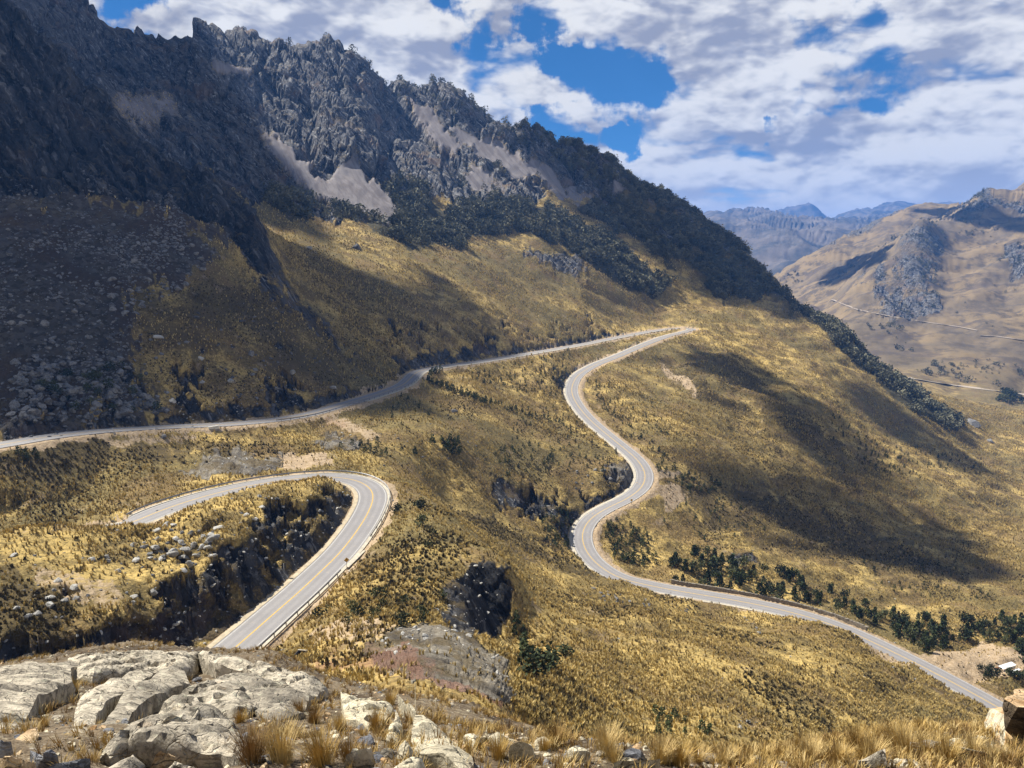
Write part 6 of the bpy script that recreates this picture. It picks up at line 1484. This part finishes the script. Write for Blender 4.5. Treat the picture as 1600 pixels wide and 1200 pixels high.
# white sheet metal shelter at the clearing
q = hit(1575, 1048, 150, 230)
if q is not None:
    sh = empty('shelter', q, 0.42, 'low shelter of white metal sheets at the edge of the clearing, lower right', 'shelter')
    for x_ in (-2.3, 2.3):
        for y_ in (-0.9, 1.1): tube('post', (x_, y_, -0.4), (x_, y_, 0.95 if y_ < 0 else 1.35), 0.06, M_DARK, sh)
    r1 = boxes('roof_sheet', [((0, 0.55, 1.32), (5.6, 1.5, 0.05))], M_SHEET, sh, 0.0); r1.rotation_euler = (0.16, 0, 0)
    r2 = boxes('roof_sheet', [((0.7, -1.15, 0.62), (4.6, 0.75, 0.05))], M_SHEET, sh, 0.0); r2.rotation_euler = (0.12, 0, 0)
    boxes('side_panel', [((0, -0.35, 0.75), (5.2, 0.05, 0.5))], M_STEEL, sh)
    q2 = hit(1557, 1046, 150, 230)
    dm = empty('drum', q2, 0.3, 'rusty drum lying at the left end of the white metal shelter', 'drum')
    tube('barrel', (-0.45, 0, 0.3), (0.45, 0, 0.3), 0.3, M_RUST, dm, 16); tube('rim', (-0.47, 0, 0.3), (-0.44, 0, 0.3), 0.32, M_DARK, dm, 16); tube('rim', (0.44, 0, 0.3), (0.47, 0, 0.3), 0.32, M_DARK, dm, 16)
# radio mast on the far ridge
q = hit(1413, 326, 2000, 3000)
if q is not None:
    ms = empty('radio_mast', q, 0, 'thin radio mast standing on the far ridge', 'radio mast')
    H_ = 44
    for a in (0, 2.09, 4.19): tube('leg', (1.6 * math.cos(a), 1.6 * math.sin(a), -6), (0.35 * math.cos(a), 0.35 * math.sin(a), H_), 0.28, M_STEEL, ms, 6)
    for z_ in range(0, H_ - 2, 5):
        k_ = 1.6 - 1.25 * z_ / H_; k2 = 1.6 - 1.25 * (z_ + 5) / H_
        tube('brace', (k_, 0, z_), (k2 * math.cos(2.09), k2 * math.sin(2.09), z_ + 5), 0.16, M_STEEL, ms, 5)
    tube('antenna', (0, 0, H_ - 1), (0, 0, H_ + 12), 0.25, M_STEEL, ms, 6)
lap('roadside')
# ------------------------------------------------------------------ clouds out of view, added and shaped to shade the slopes
def shade_cloud_material():
    m, g, b = new_mat('cloud', 1.0, 0.0)
    b.inputs['Base Color'].default_value = (0.9, 0.9, 0.9, 1)
    return m
M_SHADE_CLOUD = shade_cloud_material()
PUFF = []
for k in range(4):
    bm = bmesh.new(); bmesh.ops.create_icosphere(bm, subdivisions=3, radius=1.0)
    for v in bm.verts:
        n_ = v.co.normalized(); v.co = n_ * (1 + 0.22 * mnoise.noise(n_ * 1.7 + Vector((k * 5, 0, 0))) + 0.12 * mnoise.noise(n_ * 4.2 + Vector((0, k * 3, 0)))); v.co.z *= 0.6 if v.co.z > 0 else 0.25
    PUFF.append(bm)
def cloud(label, poly, D0, D1, alt, r0, r1, n):
    """an unseen cumulus, added between the sun and the ground it is shaped to shade"""
    pts = [p for p in px_points(poly, n, D0, D1, r0 * 0.5, 0.0)]
    if not pts: return
    V_, F_ = [], []
    for p in pts:
        q = p + SUN_DIR * ((alt - p.z) / SUN_DIR.z); r_ = rs.uniform(r0, r1); bm = PUFF[rs.integers(4)]; bm.verts.index_update(); n0 = len(V_); a = rs.uniform(0, 6.28)
        ca, sa = math.cos(a), math.sin(a); zz = rs.uniform(-0.1, 0.5) * r_
        V_ += [(q.x + r_ * (v.co.x * ca - v.co.y * sa), q.y + r_ * (v.co.x * sa + v.co.y * ca), q.z + zz + r_ * v.co.z) for v in bm.verts]
        F_ += [tuple(n0 + v.index for v in f.verts) for f in bm.faces]
    me = mesh_from('cloud', V_, F_, [M_SHADE_CLOUD]); me.polygons.foreach_set('use_smooth', np.ones(len(me.polygons), bool))
    c = np.mean(np.array(V_), 0); me.transform(Matrix.Translation(-Vector(c)))
    o = bpy.data.objects.new('cloud', me); COL.objects.link(o); o.location = c
    tag(o, label, 'cloud', 'unseen clouds added for shade')
LABC = 'unseen cumulus added to shade the mountainside'
cloud('huge unseen cumulus added to shade the high cliffs at the left', [(-60, -60), (170, -20), (290, 40), (320, 130), (380, 235), (400, 320), (380, 330), (300, 330), (130, 310), (-60, 330)], 330, 980, 1150, 18, 32, 380)
cloud('long unseen cumulus added to shade the slope below the cliffs', [(432, 372), (520, 408), (620, 452), (700, 478), (742, 505), (690, 525), (600, 530), (500, 530), (430, 500), (415, 430)], 290, 520, 1100, 6, 10, 330)
cloud('small unseen cumulus added to shade the golden hill', [(655, 460), (682, 432), (725, 475), (760, 512), (735, 518)], 350, 620, 1100, 7, 12, 40)
cloud('unseen cumulus added to shade the steep grass slope right of the S road', [(1200, 610), (1260, 620), (1325, 690), (1350, 730), (1300, 735), (1240, 690)], 380, 620, 1100, 7, 13, 70)
cloud('long unseen cumulus added to shade the dark heath below the turnout', [(1120, 740), (1210, 745), (1330, 780), (1450, 810), (1510, 850), (1545, 905), (1420, 885), (1300, 840), (1170, 795)], 250, 470, 1100, 7, 12, 130)
cloud('unseen cumulus added to shade the far grass slope above the valley floor', [(1340, 590), (1400, 645), (1480, 690), (1520, 722), (1490, 730), (1400, 680), (1345, 635)], 480, 720, 1100, 7, 12, 70)
cloud('broad unseen cumulus added to shade the wooded ridge', [(830, 205), (940, 235), (1080, 335), (1190, 420), (1220, 470), (1150, 460), (1040, 410), (930, 350), (850, 280)], 640, 1120, 1250, 16, 28, 130)
cloud('smallest unseen cumulus, added to shade the slope behind the top hairpin', [(1090, 550), (1170, 568), (1215, 600), (1150, 595), (1095, 575)], 440, 700, 1100, 7, 12, 45)
cloud('small ragged unseen cumulus added to shade the talus at the left', [(-60, 520), (215, 480), (215, 560), (225, 620), (110, 635), (-60, 645)], 185, 300, 1050, 6, 10, 130)
cloud('ragged unseen cumulus added to shade the slope under the high cliffs', [(-60, 320), (130, 310), (330, 345), (415, 395), (400, 470), (330, 520), (200, 520), (60, 560), (-60, 560)], 185, 430, 1050, 7, 12, 420)
cloud('unseen cumulus added to shade the brown hill across the valley', [(1275, 440), (1330, 405), (1390, 385), (1370, 410), (1300, 445)], 1500, 2700, 1500, 12, 24, 110)
cloud('unseen cumulus added to shade the crag across the valley', [(1430, 330), (1500, 322), (1600, 345), (1600, 360), (1500, 345)], 1500, 2700, 1500, 12, 24, 90)
lap('clouds')
# ------------------------------------------------------------------ air
def haze_box():
    me = bpy.data.meshes.new('haze'); x0, x1, y0, y1, z0, z1 = -20500, 20500, -60, 12600, float(POS[..., 2].min()) - 3, float(POS[..., 2].max()) + 12
    v = [(x, y, z) for z in (z0, z1) for y in (y0, y1) for x in (x0, x1)]
    f = [(0, 2, 3, 1), (4, 5, 7, 6), (0, 1, 5, 4), (2, 6, 7, 3), (0, 4, 6, 2), (1, 3, 7, 5)]
    me.from_pydata(v, [], f)
    m = bpy.data.materials.new('haze air'); m.use_nodes = True; nt = m.node_tree; nt.nodes.clear()
    out = nt.nodes.new('ShaderNodeOutputMaterial'); pv = nt.nodes.new('ShaderNodeVolumePrincipled')
    pv.inputs['Color'].default_value = (0.13, 0.37, 1.0, 1); pv.inputs['Density'].default_value = 1.05e-4; pv.inputs['Anisotropy'].default_value = 0.1
    nt.links.new(pv.outputs[0], out.inputs['Volume'])
    me.materials.append(m)
    o = bpy.data.objects.new('haze', me); COL.objects.link(o); tag(o, kind='stuff')
haze_box()
lap('end')
